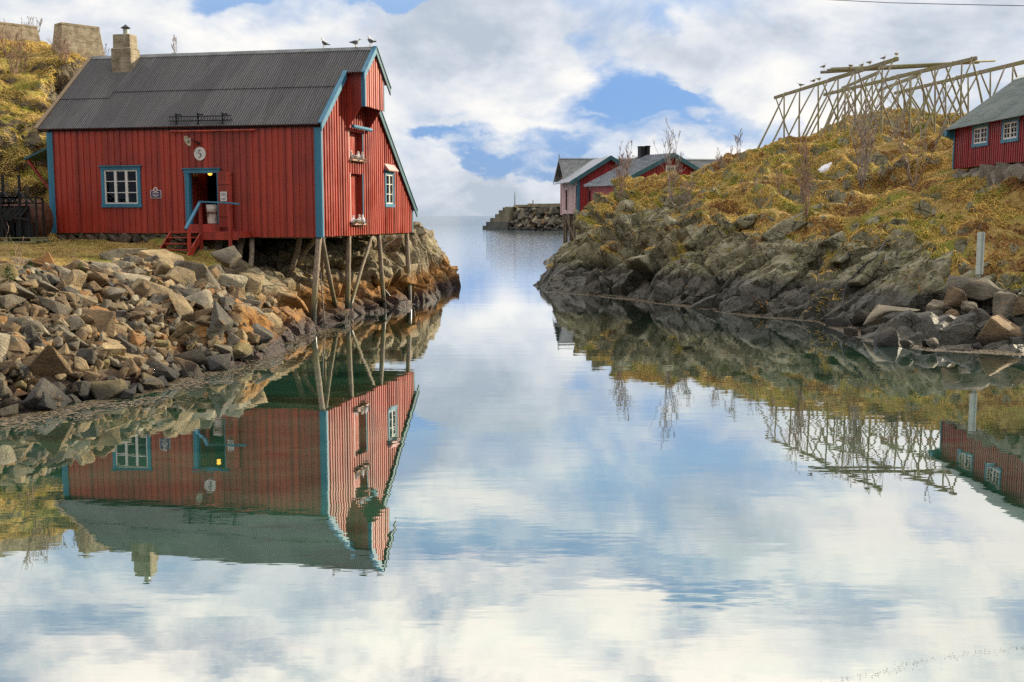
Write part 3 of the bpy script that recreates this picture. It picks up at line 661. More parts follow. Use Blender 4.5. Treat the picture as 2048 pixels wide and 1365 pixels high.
def label_rocks(items, group, bank, columns, rows):
    """items: (object, size, colour, shape, px, py) -> labels that tell each one apart"""
    from collections import defaultdict
    D = defaultdict(list)
    for it in items:
        o, s, c, sh, px, py = it
        big = 'big' if s > .85 else ('small' if s < .45 else 'medium')
        col = next(t for x, t in columns if px <= x); row = next(t for y, t in rows if py <= y)
        D[(big, c, sh, col, row)].append(it)
    for (big, c, sh, col, row), L in D.items():
        L.sort(key=lambda i: i[4]); n = len(L)
        for k, it in enumerate(L):
            base = f'{big} {c} {sh} rock {row}, {col}'
            if n == 2: base = ('left of two ', 'right of two ')[k] + base.replace(' rock ', ' rocks ')
            elif n == 3: base = ('leftmost', 'middle', 'rightmost')[k] + ' of three ' + base.replace(' rock ', ' rocks ')
            elif n > 3: base = ('leftmost' if k == 0 else 'rightmost' if k == n-1 else 'inner') + ' one of ' + base.replace(' rock ', ' rocks ')
            if len(base.split()) > 16: base = base.replace('medium ', '')
            if len(base.split()) > 16: base = base.replace(' one of ', ' of ')
            tag(it[0], base, 'rock', group)

def rubble():
    rng = random.Random(5); items = []
    # the large ones that can be recognised one by one: px, py (centre), width in px, distance, shape, colour, label
    for px, py, wpx, Y, sh, col, sc, rz, ry, lab in [
        (392,568,112,35.0,'flat','grey',(1,.8,1.35),.3,.34,'largest grey slab leaning downhill below the porch of the red boathouse'),
        (322,524,92,36.6,'blocky','tan',(1,.8,.66),.1,0,'big tan block with an orange end at the foot of the red steps'),
        (238,513,92,36.8,'flat','pale grey',(1,.6,.7),.15,-.18,'long flat pale slab tilted up on the edge of the yard'),
        (266,540,62,34.8,'pointed','pale grey',(1,.8,1.0),.5,.1,'pale wedge shaped boulder under the long flat slab'),
        (450,516,62,38.5,'blocky','grey',(1,.9,1),.2,0,'mossy grey cube shaped boulder beside the porch posts'),
        (429,549,50,37.0,'rounded','grey',(1,.9,1.1),.2,.3,'rounded grey boulder between the mossy cube and the leaning slab'),
        (205,538,68,33.8,'flat','pale grey',(1,.7,.9),.1,.1,'pale flat boulder on the crest of the bank, right of the small fir'),
        (155,534,56,32.6,'rounded','tan',(1,.8,.8),.3,0,'tan rounded boulder on the crest behind the small fir'),
        (103,542,56,31.0,'blocky','pale grey',(1,.7,.8),.5,.15,'square pale boulder on the crest left of the small fir'),
        (70,548,58,29.8,'rounded','tan',(1,.8,.7),.2,.1,'low tan boulder on the crest beside dry stems'),
        (12,552,48,28.2,'blocky','pale grey',(1,.8,.8),.1,.1,'pale boulder cut by the left edge at the top of the bank'),
        (92,574,50,29.4,'flat','tan',(1,.8,1.1),.6,.3,'tan slab below the crest, leaning right'),
        (66,602,42,28.2,'blocky','grey',(1,.8,1.1),.1,0,'upright grey block in the upper left of the bank'),
        (76,662,84,26.3,'pointed','brown',(1,.7,.75),2.9,.25,'large brown wedge with a sharp dark underside in the left of the bank'),
        (134,682,66,26.0,'flat','grey',(1,.8,1.2),.3,.5,'steep grey slab right of the large brown wedge'),
        (20,640,44,26.0,'blocky','pale grey',(1,.9,.9),.4,.3,'pale block at the left edge, above the large brown wedge'),
        (20,660,44,25.3,'blocky','brown',(1,.9,.8),.7,0,'reddish brown block at the left edge beside the large brown wedge'),
        (145,618,52,28.0,'pointed','brown',(1,.8,.9),.4,.2,'brown pointed block in the middle of the upper bank'),
        (170,605,60,28.8,'flat','tan',(1,.8,.9),.2,.3,'tan layered slab lying across the upper bank'),
        (270,655,40,29.0,'rounded','pale grey',(1,.9,1.1),.2,0,'pale whitish boulder in the centre of the bank'),
        (220,686,44,27.0,'blocky','tan',(1,.9,.8),.3,.1,'tan block in the centre of the bank, left of the rust faced wedge'),
        (325,690,44,28.6,'rounded','yellowish',(1,.9,.9),.3,0,'yellowish lump in the lower right of the bank'),
        (195,722,50,25.9,'blocky','brown',(1,.8,.8),.5,0,'brown block low in the middle of the bank'),
        (80,708,62,25.2,'pointed','rust orange',(1,.8,.9),.4,.3,'rust orange slab face low in the left of the bank'),
        (40,772,34,23.6,'rounded','yellowish',(1,.9,1),.4,0,'yellow lichen covered stone near the left edge above the water'),
        (24,812,70,22.9,'rounded','brown',(1,.8,.8),.4,0,'big brown boulder half in the water at the left edge'),
        (255,790,44,24.6,'flat','dark grey',(1,.8,.9),.4,.1,'dark wet slab in the water at the bottom of the bank'),
        (500,590,60,36.4,'blocky','tan',(1,1,1.25),.2,0,'big cream and orange boulder left of the leaning corner pile'),
        (462,590,70,36.0,'blocky','pale grey',(1,1,1.0),.1,.1,'broad pale boulder at the right end of the rubble bank'),
        (540,640,52,36.2,'pointed','rust orange',(1,.9,1.0),.1,0,'rust red boulder at the waterline near the piles'),
        (575,655,60,38.2,'blocky','rust orange',(1,.9,.8),.3,0,'reddish block standing in shallow water left of the corner pile'),
        (683,632,30,42.5,'blocky','brown',(1,.9,1),.1,0,'brown stone at the foot of the leaning pile in the water')]:
        p = at(px, py, Y); s = wpx/F*Y; gz = ground(p[0], p[1])
        s *= .88; p[2] = max(p[2], gz+.05*s)
        add_rock('boulder', p, s, sh, col, (rng.gauss(0,.08), ry, -rz), rng, sc, lab, 'boulder')
        items.append((None, s, p))
    # the bank between: thrown on from the large to the small
    poly = [(-130,920),(0,838),(110,822),(200,800),(330,772),(440,740),(545,694),(560,660),(545,610),(470,575),(400,545),(300,530),(180,536),(60,550),(-130,570)]
    V2 = [ (a, b) for a, b in poly ]
    def inside(x, y):
        r = False; n = len(V2)
        for i in range(n):
            x1, y1 = V2[i]; x2, y2 = V2[(i+1) % n]
            if (y1 > y) != (y2 > y) and x < (x2-x1)*(y-y1)/(y2-y1)+x1: r = not r
        return r
    placed = [(p[0], p[1], s) for _, s, p in items]; out = []
    tries = 0
    while len(out) < 232 and tries < 60000:
        tries += 1; x = rng.uniform(-15.5, -6.3); y = rng.uniform(20, 38); z = ground(x, y)
        px, py = pix((x, y, z))
        if not inside(px, py): continue
        f = tries/60000.
        s = rng.uniform(.70,1.1) if len(out) < 40 else rng.uniform(.50,.80) if len(out) < 150 else rng.uniform(.38,.56)
        k = .37 if len(out) < 140 else .30
        if any((x-a)**2+(y-b)**2 < (k*(s+c))**2 for a, b, c in placed): continue
        placed.append((x, y, s))
        wl = py > 700 + (540-px)*.25 - 12
        col = rng.choices(['grey','tan','brown','rust orange','pale grey','dark grey','yellowish'], [2.6,5,4.4,1.4,2.0,1.0,.6])[0]
        if z < .25: col = rng.choices(['dark grey','brown','yellowish','grey'], [4,2,1,1])[0]
        sh = rng.choices(['blocky','flat','pointed','rounded'], [4,4,4,.6])[0]
        o = add_rock('rock', (x, y, z + s*rng.uniform(.06,.24)), s, sh, col, (rng.gauss(0,.42), rng.gauss(0,.42), rng.uniform(0,6.28)), rng)
        out.append((o, s, col, sh, px, py))
    label_rocks(out, 'rocks of the rubble bank', 'rubble bank', [(-1,'at the left edge'),(100,'below the black frames'),(200,'left of the window'),(290,'below the window'),(370,'below the plaque'),(450,'below the porch'),(9999,'near the piles')],
                [(600,'atop the bank'),(640,'in the upper bank'),(690,'halfway down the bank'),(745,'low on the bank'),(9999,'at the waterline')])
    # small stones that fill the gaps
    V = []; Fc = []; n0 = 0; TT = []
    for k in range(3300):
        x = rng.uniform(-16.5, -6.2); y = rng.uniform(20, 38.5); z = ground(x, y); px, py = pix((x, y, z))
        if not inside(px, py): continue
        me = rng.choice(SHAPES[rng.choice(('blocky','flat','pointed'))]); 
        s = rng.uniform(.12,.40)**1.0 if k % 3 else rng.uniform(.3,.46); Mx = Matrix.Translation((x, y, z+.05+.1*s)) @ Euler((rng.gauss(0,.5), rng.gauss(0,.5), rng.uniform(0,6.28))).to_matrix().to_4x4() @ Matrix.Scale(s, 4)
        co = np.empty(len(me.vertices)*3, np.float32); me.vertices.foreach_get('co', co); co = co.reshape(-1,3)
        co = co @ np.array(Mx.to_3x3()).T + np.array(Mx.translation)
        tr = np.empty(len(me.polygons)*3, np.int32); me.polygons.foreach_get('vertices', tr)
        V.append(co); Fc.append(tr.reshape(-1,3)+n0); n0 += len(co); cc_ = PALETTE[rng.choices(['grey','tan','brown','rust orange','pale grey','dark grey'], [3,4,5,1,1.2,2])[0]]; TT.append(np.tile(np.array(cc_)*rng.uniform(.75,1.15), (len(co),1)))
    o = mesh_np('rubble', np.concatenate(V), np.concatenate(Fc), M['rubble_rock'], smooth=False, attrs={'tint': np.concatenate(TT)})
    tag(o, 'small broken stones filling the gaps between the larger rocks', 'rubble', kind='stuff')
rubble()

def right_rocks():
    rng = random.Random(9); items = []; placed = []
    for px, py, wpx, Y, sh, col, sc, rz, ry, lab in [
        (1790,622,120,38.2,'pointed','pale grey',(1,.7,.62),.2,-.35,'long pale pointed slab lying at the right shore, above smaller wet rocks'),
        (1792,640,60,37.2,'rounded','dark grey',(1,.8,.7),.2,-.1,'dark rounded rock under the long pale slab'),
        (1677,648,58,40.6,'pointed','dark grey',(1,.7,.8),.4,.1,'dark triangular rock standing in the water below the black hose'),
        (1722,636,38,40.0,'flat','dark grey',(1,.7,1.6),.6,-.7,'dark upright slab between the triangular rock and the long pale slab'),
        (2005,666,96,34.8,'blocky','brown',(1,.8,.78),.1,.15,'huge rust brown block at the waterline by the right edge'),
        (1948,582,90,38.2,'flat','grey',(1,.7,1.1),.2,.15,'grey slab at the foot of the marker post'),
        (2018,610,66,36.4,'blocky','grey',(1,.8,.95),.3,0,'square grey block stacked on the huge rust brown block'),
        (1915,592,50,37.6,'blocky','brown',(1,.9,.9),.3,.3,'brown block left of the marker post slab'),
        (1955,640,54,36.0,'pointed','dark grey',(1,.8,1.2),.5,-.5,'dark leaning rock left of the huge rust brown block'),
        (1900,632,42,36.9,'rounded','brown',(1,.9,1),.2,0,'round brown rock in the middle of the right shore rocks'),
        (1870,655,36,36.4,'rounded','dark grey',(1,.8,1.5),.3,0,'dark egg shaped rock on end at the right shore'),
        (1745,664,44,37.6,'flat','grey',(1,.8,.8),.2,-.2,'grey flat rock low in the water right of the triangular rock'),
        (1940,612,44,37.0,'rounded','grey',(1,.9,.9),.7,.4,'rounded grey rock below the marker post slab'),
        (1875,615,50,38.2,'blocky','pale grey',(1,.7,.7),.2,-.3,'pale block right of the long pale slab'),
        (2042,612,40,36.0,'blocky','tan',(1,.8,1.2),.2,0,'tan block cut by the right edge above the rust brown block')]:
        p = at(px, py, Y); s = wpx/F*Y; gz = ground(p[0], p[1]); p[2] = p[2]*.9 + (gz+.2*s)*.1
        add_rock('boulder', p, s, sh, col, (rng.gauss(0,.06), ry, -rz), rng, sc, lab, 'boulder'); placed.append((p[0], p[1], s))
    tries = 0; out = []
    while len(out) < 70 and tries < 20000:
        tries += 1; px = rng.uniform(1700, 2120); py = rng.uniform(600, 702)
        lo = 690 if px < 1760 else 706; hi = 672 - (px-1700)*.27 if px < 1960 else 600
        if not (hi < py < lo): continue
        g = onz(px, py, 0.0); x, y = g[0], g[1]
        for _ in range(6):
            z = max(ground(x, y), -.1); q = onz(px, py, z); x, y = q[0], q[1]
        qx, qy = pix((x, y, z))
        if y < 31 or z > 3 or abs(qx-px) > 30 or abs(qy-py) > 30: continue
        s = rng.uniform(.5,.85) if len(out) < 20 else rng.uniform(.25,.5)
        if any((x-a)**2+(y-b)**2 < (.36*(s+c))**2 for a, b, c in placed): continue
        placed.append((x, y, s)); col = rng.choices(['grey','dark grey','brown','pale grey'], [3,4,1.6,1.2])[0]; sh = rng.choice(('blocky','flat','pointed','rounded'))
        o = add_rock('rock', (x, y, max(z, -.05)+s*.28), s, sh, col, None, rng); out.append((o, s, col, sh, px, py))
    label_rocks(out, 'wet rocks of the right shore', 'right shore', [(1760,'by the triangular rock'),(1840,'below the long pale slab'),(1920,'left of the marker post'),(1990,'below the marker post'),(9999,'by the huge block')],
                [(640,'high up'),(675,'midway'),(9999,'at the waterline')])
right_rocks()

# ------------------------------------------------------------------ fractured bedrock: angular blocks grown into the slopes
def bedrock(name, G, sel, n, mat, seed, frame, spacing, sizes):
    rg = np.random.default_rng(seed); rr = random.Random(seed); P, g = G['P'], G['g']; N_ = G['N']
    idx = np.nonzero(sel(P) & (g < .42))[0]; rg.shuffle(idx); done = []; V = []; Fc = []; n0 = 0
    meshes = [rock_mesh(300+k, .55, .52, .5, 11 if k % 2 else 13, .5) for k in range(8)]
    for i in idx:
        p = P[i]; s = rr.uniform(*sizes)*(1.25 if rr.random() < .2 else 1)
        if any((p[0]-a)**2+(p[1]-b)**2+(p[2]-c)**2 < (spacing*(s+t))**2 for a, b, c, t in done): continue
        done.append((*p, s)); me = rr.choice(meshes); q = frame(p, rr)
        sc = np.array([s*rr.uniform(1.0,1.6), s*rr.uniform(.7,1.0), s*rr.uniform(.5,.85)])
        co = np.empty(len(me.vertices)*3, np.float32); me.vertices.foreach_get('co', co); co = (co.reshape(-1,3)*sc) @ np.array(q).T + p - N_[i]*s*rr.uniform(.28,.46)
        tr = np.empty(len(me.polygons)*3, np.int32); me.polygons.foreach_get('vertices', tr); V.append(co); Fc.append(tr.reshape(-1,3)+n0); n0 += len(co)
        if len(done) >= n: break
    tag(mesh_np(name, np.concatenate(V), np.concatenate(Fc), mat, smooth=False), kind='structure')
def fr_right(p, rr):
    if p[0] > 8.5:                                            # slabs that dip along the shore
        x = Vector((1, .40+rr.gauss(0,.1), .42+rr.gauss(0,.08))).normalized(); z = Vector((-.46+rr.gauss(0,.08), .05, .87)); y = z.cross(x).normalized(); z = x.cross(y); return Matrix((x, y, z)).transposed()
    return Euler((rr.gauss(.25,.14), rr.gauss(.3,.14), rr.gauss(.5,.25))).to_matrix() @ Euler((0, R(rr.choice((0,90))), 0)).to_matrix()
bedrock('bedrock', GR, lambda P: (P[:,2] > -.15)*(P[:,2] < 3.9)*(P[:,1] < 72)*(P[:,0] < 17)*(P[:,0] > 2.9+np.maximum(0, P[:,1]-62)*.16), 120, M['hill_right'], 4, fr_right, .48, (.9, 2.1))
bedrock('bedrock', GL, lambda P: (P[:,2] > -.15)*(P[:,2] < 3.6)*(P[:,1] < 74)*(P[:,1] > 37)*(P[:,0] > -9.2)*(P[:,0] < -4.9+1.2*(P[:,1] < 54)+.5*(P[:,1] > 68)), 90, M['hill_left'], 6, lambda p, rr: Euler((rr.gauss(.3,.25), rr.gauss(.2,.25), rr.uniform(0,6.28))).to_matrix(), .42, (.7, 1.5))
# ------------------------------------------------------------------ the red boathouse on piles
L_, W_, ZB, ZE, VR, ZR, ZF = 11.37, 11.17, 3.3, 7.47, 3.80, 10.62, 4.50
PT = .79                                                # how far the hoist box sticks out of the gable
def planehit(px, py, c, axis):                          # photo point -> point on plane u=c or v=c of the house (u, v, z)
    d = ray(px, py); n = HU if axis == 'u' else HV
    k = (c - np.dot(np.array([0-HX, 0-HY]), n))/np.dot(d[:2], n)
    w = np.array([0, 0, CAMH]) + d*k; r = w[:2]-np.array([HX, HY])
    return float(np.dot(r, HU)), float(np.dot(r, HV)), float(w[2])
def fu(px, py, c=0.0):
    u, v, z = planehit(px, py, c, 'v'); return u, z     # on the long wall
def gv(px, py, c=0.0):
    u, v, z = planehit(px, py, c, 'u'); return v, z     # on the gable
def toH(w):
    r = np.array(w[:2])-np.array([HX, HY]); return (float(np.dot(r, HU)), float(np.dot(r, HV)), float(w[2]))
def roofz(v): return ZE + (ZR-ZE)*v/VR if v <= VR else ZR - (ZR-ZF)*(v-VR)/(W_-VR)
H = thing('boathouse', 'big red boathouse on wooden piles with black corrugated roof and blue trim', 'boathouse', (HX, HY, 0), -HA)

def strips(mb, O, es, nrm, s0, s1, zlo, zhi, holes, pitch=.25, bw=.135, tb=.04, to=.035, rng=None, gapbottom=.0):
    """upright weatherboards: a backing board per pitch plus a proud board, cut around holes (s0, s1, z0, z1)"""
    O = Vector(O); es = Vector(es); nrm = Vector(nrm); n = max(1, round((s1-s0)/pitch)); p = (s1-s0)/n; rng = rng or random
    def put(a, b, d0, d1, jl=0):
        segs = [(zlo((a+b)/2)-jl, None)]
        cuts = sorted([(h[2], h[3]) for h in holes if h[0] < b-.004 and h[1] > a+.004])
        lo = zlo((a+b)/2)-jl; parts = []
        for c0, c1 in cuts:
            if c0 > lo: parts.append((lo, c0, False))
            lo = max(lo, c1)
        parts.append((lo, None, True))
        for z0, z1, top in parts:
            za, zb = (zhi(a), zhi(b)) if top else (z1, z1)
            if za <= z0+.01 and zb <= z0+.01: continue
            za = max(za, z0+.005); zb = max(zb, z0+.005)
            P = lambda s_, d_, z_: O + es*s_ + nrm*d_ + Vector((0,0,z_))
            mb.hexa([P(a,d1,z0), P(b,d1,z0), P(b,d0,z0), P(a,d0,z0)], [P(a,d1,za), P(b,d1,zb), P(b,d0,zb), P(a,d0,za)])
    for i in range(n):
        a, b = s0+i*p, s0+(i+1)*p
        edges = sorted({a, b} | {e for h in holes for e in h[:2] if a+.004 < e < b-.004})
        for e0, e1 in zip(edges[:-1], edges[1:]): put(e0, e1, -tb, 0)
        w = bw*rng.uniform(.93, 1.08); c = (a+b)/2 + rng.uniform(-.008, .008); w = min(w, s1-s0)
        a2, b2 = max(s0, c-w/2), min(s1, c+w/2)
        edges = sorted({a2, b2} | {e for h in holes for e in h[:2] if a2+.004 < e < b2-.004})
        for e0, e1 in zip(edges[:-1], edges[1:]): put(e0, e1, .0015, to*rng.uniform(.85,1.15), rng.uniform(-.012, .02))

# ---- long wall
wu0, wz1 = fu(203, 334); wu1, wz0 = fu(284, 415)
du0, dz1 = fu(376, 347); du1, _ = fu(436, 347); dz0 = 3.78
ZBL = ZB + .13
mb = MB()
strips(mb, (0,0,0), (1,0,0), (0,-1,0), -L_, 0, lambda s: ZB + (ZBL-ZB)*sstep(-4.4,-4.6,s) if False else (ZBL if s < -5.6 else ZB), lambda s: ZE+.02,
       [(wu0+.08, wu1-.08, wz0+.08, wz1-.06), (du0, du1, dz0, dz1)], .262, .16, .05, .03, random.Random(1))
mb.build('wall', M['red_paint'], H)
# ---- gable wall
gholes = []
lv0, lz1 = gv(697, 347); lv1, lz0 = gv(723, 447); uv0, uz1 = gv(694, 262); uv1, uz0 = gv(722, 322)
gw0, gwz1 = gv(767, 342); gw1, gwz0 = gv(786, 415)
mb = MB()
strips(mb, (0,0,0), (0,1,0), (1,0,0), 0, W_, lambda s: ZB + .02, lambda s: roofz(s)-.05,
       [(lv0, lv1, lz0, lz1), (uv0, uv1, uz0, uz1), (gw0+.05, gw1-.05, gwz0+.08, gwz1-.05)], .268, .14, .05, .07, random.Random(2))
mb.build('wall', M['red_paint'], H)
# far walls, floor
mb = MB(); strips(mb, (-L_,0,0), (0,1,0), (-1,0,0), 0, W_, lambda s: ZBL, lambda s: roofz(s)-.05, [], .25, .135, .05, .03, random.Random(3)); mb.build('wall', M['red_paint'], H)
mb = MB(); strips(mb, (0,W_,0), (1,0,0), (0,1,0), -L_, 0, lambda s: ZB, lambda s: ZF-.02, [], .25, .135, .05, .03, random.Random(4)); mb.build('wall', M['red_paint'], H)
mb = MB(); mb.box(-L_+.06, -.06, .06, W_-.06, ZB+.16, ZB+.42)
for k in range(7): mb.box(-L_+.1, -.1, .5+k*1.65, .72+k*1.65, ZB-.06, ZB+.157)
mb.build('floor', M['grey_wood'], H)
mb = MB(); mb.box(-L_+.07, -.07, .12, .30, ZB+.02, ZB+.155); mb.box(-.28, -.07, .305, W_-.3, ZB+.02, ZB+.155); mb.build('sill_beam', M['grey_wood'], H)
# partition just inside the door, lit by the lamp
mb = MB(); mb.box(du0-.10, du0-.04, .12, 1.6, dz0, dz1+.2)
for k in range(6): mb.box(du0-.04, du0-.015, .16+k*.24, .30+k*.24, dz0, dz1+.2)
mb.build('inner_wall', M['red_paint'], H)

# ---- roof of real corrugated sheet
def corr(mb, u0, u1, vz, pitch=.10, amp=.024, spu=6, vstep=3):
    """vz: list of (v, z) down the slope; waves run across u"""
    n = int((u1-u0)/pitch*spu); us = np.linspace(u0, u1, n+1); (va, za), (vb, zb) = vz
    nv = np.array([-(zb-za), vb-va]); nv = nv/np.linalg.norm(nv)*(1 if (vb-va) > 0 else -1)
    if nv[1] < 0: nv = -nv
    vs = []; fs = []
    for k in range(vstep+1):
        t = k/vstep; v = va+(vb-va)*t; z = za+(zb-za)*t
        for u in us:
            h = amp*math.sin(2*math.pi*u/pitch); vs.append((u, v+nv[0]*h, z+nv[1]*h))
    for k in range(vstep):
        for i in range(n):
            a = k*(n+1)+i; fs.append((a, a+1, a+n+2, a+n+1))
    mb.add(vs, fs)
EV, EO = -.13, .12                                       # eave overhang, roof lift over the wall plate
slope = (ZR-ZE)/VR; rz = lambda v: ZE + slope*v + EO
hv0 = 2.48    # where the hoist roof begins
mv = 1.75
mb = MB()
corr(mb, -L_-.32, .12, [(EV, rz(EV)), (mv+.1, rz(mv+.1))])
corr(mb, -L_-.32+2.15, .12, [(mv-.02, rz(mv-.02)+.035), (hv0, rz(hv0)+.035)])
corr(mb, -L_-.32, -L_-.32+2.15, [(mv-.35, rz(mv-.35)+.035), (hv0, rz(hv0)+.035)])
corr(mb, -L_-.32, PT+.10, [(hv0-.02, rz(hv0-.02)+.036), (VR, rz(VR)+.036)])
sr = (ZR-ZF)/(W_-VR); rr = lambda v: ZR - sr*(v-VR) + EO
corr(mb, -L_-.32, .12, [(W_+.35, rr(W_+.35)), (VR, rr(VR)+.03)])
corr(mb, .125, PT+.10, [(VR+1.5, rr(VR+1.5)), (VR, rr(VR)+.03)])
ROOF = mb.build('roof', M['roof_dark'], H, smooth=True)
mb = MB()                                                 # underside boarding keeps daylight out
mb.add([(-L_-.25,EV+.03,rz(EV)-.035),(.06,EV+.03,rz(EV)-.035),(.06,VR,rz(VR)-.035),(-L_-.25,VR,rz(VR)-.035),(.06,W_+.3,rr(W_+.3)-.035),(-L_-.25,W_+.3,rr(W_+.3)-.035)], [(0,1,2,3),(3,2,4,5)])
mb.add([(.06,hv0,rz(hv0)-.032),(PT+.06,hv0,rz(hv0)-.032),(PT+.06,VR,rz(VR)-.032),(.06,VR,rz(VR)-.032),(PT+.06,VR+1.5,rr(VR+1.5)-.032),(.06,VR+1.5,rr(VR+1.5)-.032)], [(0,1,2,3),(3,2,4,5)])
mb.build('roof_boarding', M['red_paint'], ROOF)
mb = MB()
for sgn, f in ((-1, rz), (1, rr)):
    a = VR + sgn*.16
    mb.hexa([(-L_-.33,VR,rz(VR)+.052),(PT+.03,VR,rz(VR)+.052),(PT+.03,a,f(a)+.052),(-L_-.33,a,f(a)+.052)], [(-L_-.33,VR,rz(VR)+.085),(PT+.03,VR,rz(VR)+.085),(PT+.03,a,f(a)+.078),(-L_-.33,a,f(a)+.078)])
mb.build('ridge_cap', M['sheet_grey'], ROOF)
# bargeboards
def barge(name, u, v0, z0, v1, z1, mat, h=.24, t=.05, drop=.02):
    mb = MB(); mb.hexa([(u,v0,z0-h+drop),(u+t,v0,z0-h+drop),(u+t,v1,z1-h+drop),(u,v1,z1-h+drop)], [(u,v0,z0+drop+.05),(u+t,v0,z0+drop+.05),(u+t,v1,z1+drop+.05),(u,v1,z1+drop+.05)])
    mb.hexa([(u-.10,v0,z0+drop+.053),(u+t+.03,v0,z0+drop+.053),(u+t+.03,v1,z1+drop+.053),(u-.10,v1,z1+drop+.053)], [(u-.10,v0,z0+drop+.085),(u+t+.03,v0,z0+drop+.085),(u+t+.03,v1,z1+drop+.085),(u-.10,v1,z1+drop+.085)])
    return mb.build(name, mat, H)
barge('bargeboard', .125, EV-.06, rz(EV-.06), hv0, rz(hv0), M['blue_paint'])
barge('bargeboard', .125, VR+1.2, rr(VR+1.2), W_+.42, rr(W_+.42), M['teal_paint'], .26)
barge('bargeboard', PT+.105, hv0-.1, rz(hv0-.1), VR-.001, rz(VR-.001), M['blue_paint'], .22)
barge('bargeboard', PT+.105, VR+.001, rr(VR+.001), VR+1.75, rr(VR+1.75), M['teal_paint'], .22)
barge('bargeboard', -L_-.40, EV-.06, rz(EV-.06), VR, rz(VR), M['raw_edge'], .20).__setitem__('label', 'bare weathered bargeboard')
barge('bargeboard', -L_-.40, VR+.002, rr(VR), W_+.4, rr(W_+.4), M['raw_edge'], .20)
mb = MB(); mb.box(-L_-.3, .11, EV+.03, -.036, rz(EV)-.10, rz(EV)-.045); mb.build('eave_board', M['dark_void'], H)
# corner boards
def board(name, x0,x1,y0,y1,z0,z1, mat): mb = MB(); mb.box(x0,x1,y0,y1,z0,z1); return mb.build(name, mat, H, bevel=.006)
board('corner_board', -.20, .052, -.062, -.034, ZB-.01, ZE-.10, M['blue_paint'])
board('corner_board', .048, .075, -.033, .12, ZB-.01, ZE-.02, M['blue_paint'])
board('corner_board', -L_-.04, -L_+.22, -.062, -.034, ZBL-.02, ZE-.10, M['blue_paint'])
board('corner_board', .048, .075, W_-.10, W_+.05, ZB, ZF-.02, M['teal_paint'])

# ---- hoist box
HV0, HV1 = 2.66, 4.92
hb = gv(750, 218, PT)[1]                                  # bottom of its front
kb = gv(691, 263)[1]                                      # foot of the side brackets on the wall
HO = MB()
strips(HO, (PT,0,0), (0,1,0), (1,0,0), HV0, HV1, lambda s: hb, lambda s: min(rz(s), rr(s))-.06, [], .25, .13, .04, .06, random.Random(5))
hoist = HO.build('hoist_box', M['hoist_red'], H)
for v, sg in ((HV0, -1), (HV1, 1)):
    mb = MB(); top = rz(HV0)-.07 if sg < 0 else rr(HV1)-.07; n = 4
    for k in range(n):
        u0, u1 = .05+(PT-.09-.05)*k/n, .05+(PT-.09-.05)*(k+1)/n
        zz = lambda u: kb + (hb-kb)*(u-.05)/(PT-.14)
        y0, y1 = (v, v+.035) if sg < 0 else (v-.035, v)
        mb.hexa([(u0,y0,zz(u0)),(u1-.006,y0,zz(u1)),(u1-.006,y1,zz(u1)),(u0,y1,zz(u0))], [(u0,y0,top),(u1-.006,y0,top),(u1-.006,y1,top),(u0,y1,top)])
    mb.build('side_panel', M['red_paint'], hoist)
mb = MB(); mb.box(PT-.085, PT+.045, HV0-.035, HV0-.003, hb-.03, rz(HV0)-.10); mb.box(PT+.05, PT+.075, HV0-.035, HV0+.10, hb-.03, rz(HV0)-.02); mb.build('corner_board', M['blue_paint'], hoist)
mb = MB(); mb.box(PT+.05, PT+.072, HV1-.06, HV1+.03, hb-.03, rr(HV1)-.04); mb.build('corner_board', M['blue_paint'], hoist)
bz = gv(710, 257)[1]
mb = MB(); mb.tube([(.30, HV0+.06, bz), (.30, HV1-.05, bz)], .075, 10); mb.build('hoist_beam', M['blue_paint'], hoist)
# loft doors in the gable
for nm, (v0, v1, z0, z1) in (('lower', (lv0, lv1, lz0, lz1)), ('upper', (uv0, uv1, uz0, uz1))):
    mb = MB(); n = 7
    for k in range(n): mb.box(-.18, -.14-.006*(k % 2), v0+(v1-v0)*k/n+.003, v0+(v1-v0)*(k+1)/n-.003, z0, z1)
    d = mb.build('loft_door', M['red_paint'], H)
    mb = MB(); mb.box(-.138, .07, v1-.035, v1-.004, z0, z1); mb.build('reveal', M['red_paint'], d); mb = MB(); mb.box(.072, .10, v1-.05, v1+.02, z0-.02, z1+.02); mb.build('frame', M['blue_paint'], d)
    mb = MB(); mb.box(-.138, .06, v0+.004, v0+.035, z0, z1); mb.box(.062, .080, v0-.05, v0+.03, z0-.02, z1+.02); mb.build('frame', M['pale_red_boards'], d)
    mb = MB(); mb.box(-.15, .22, v0+.04, v1+.02, z0-.06, z0-.004); mb.build('ledge', M['pale_red_boards'], d)

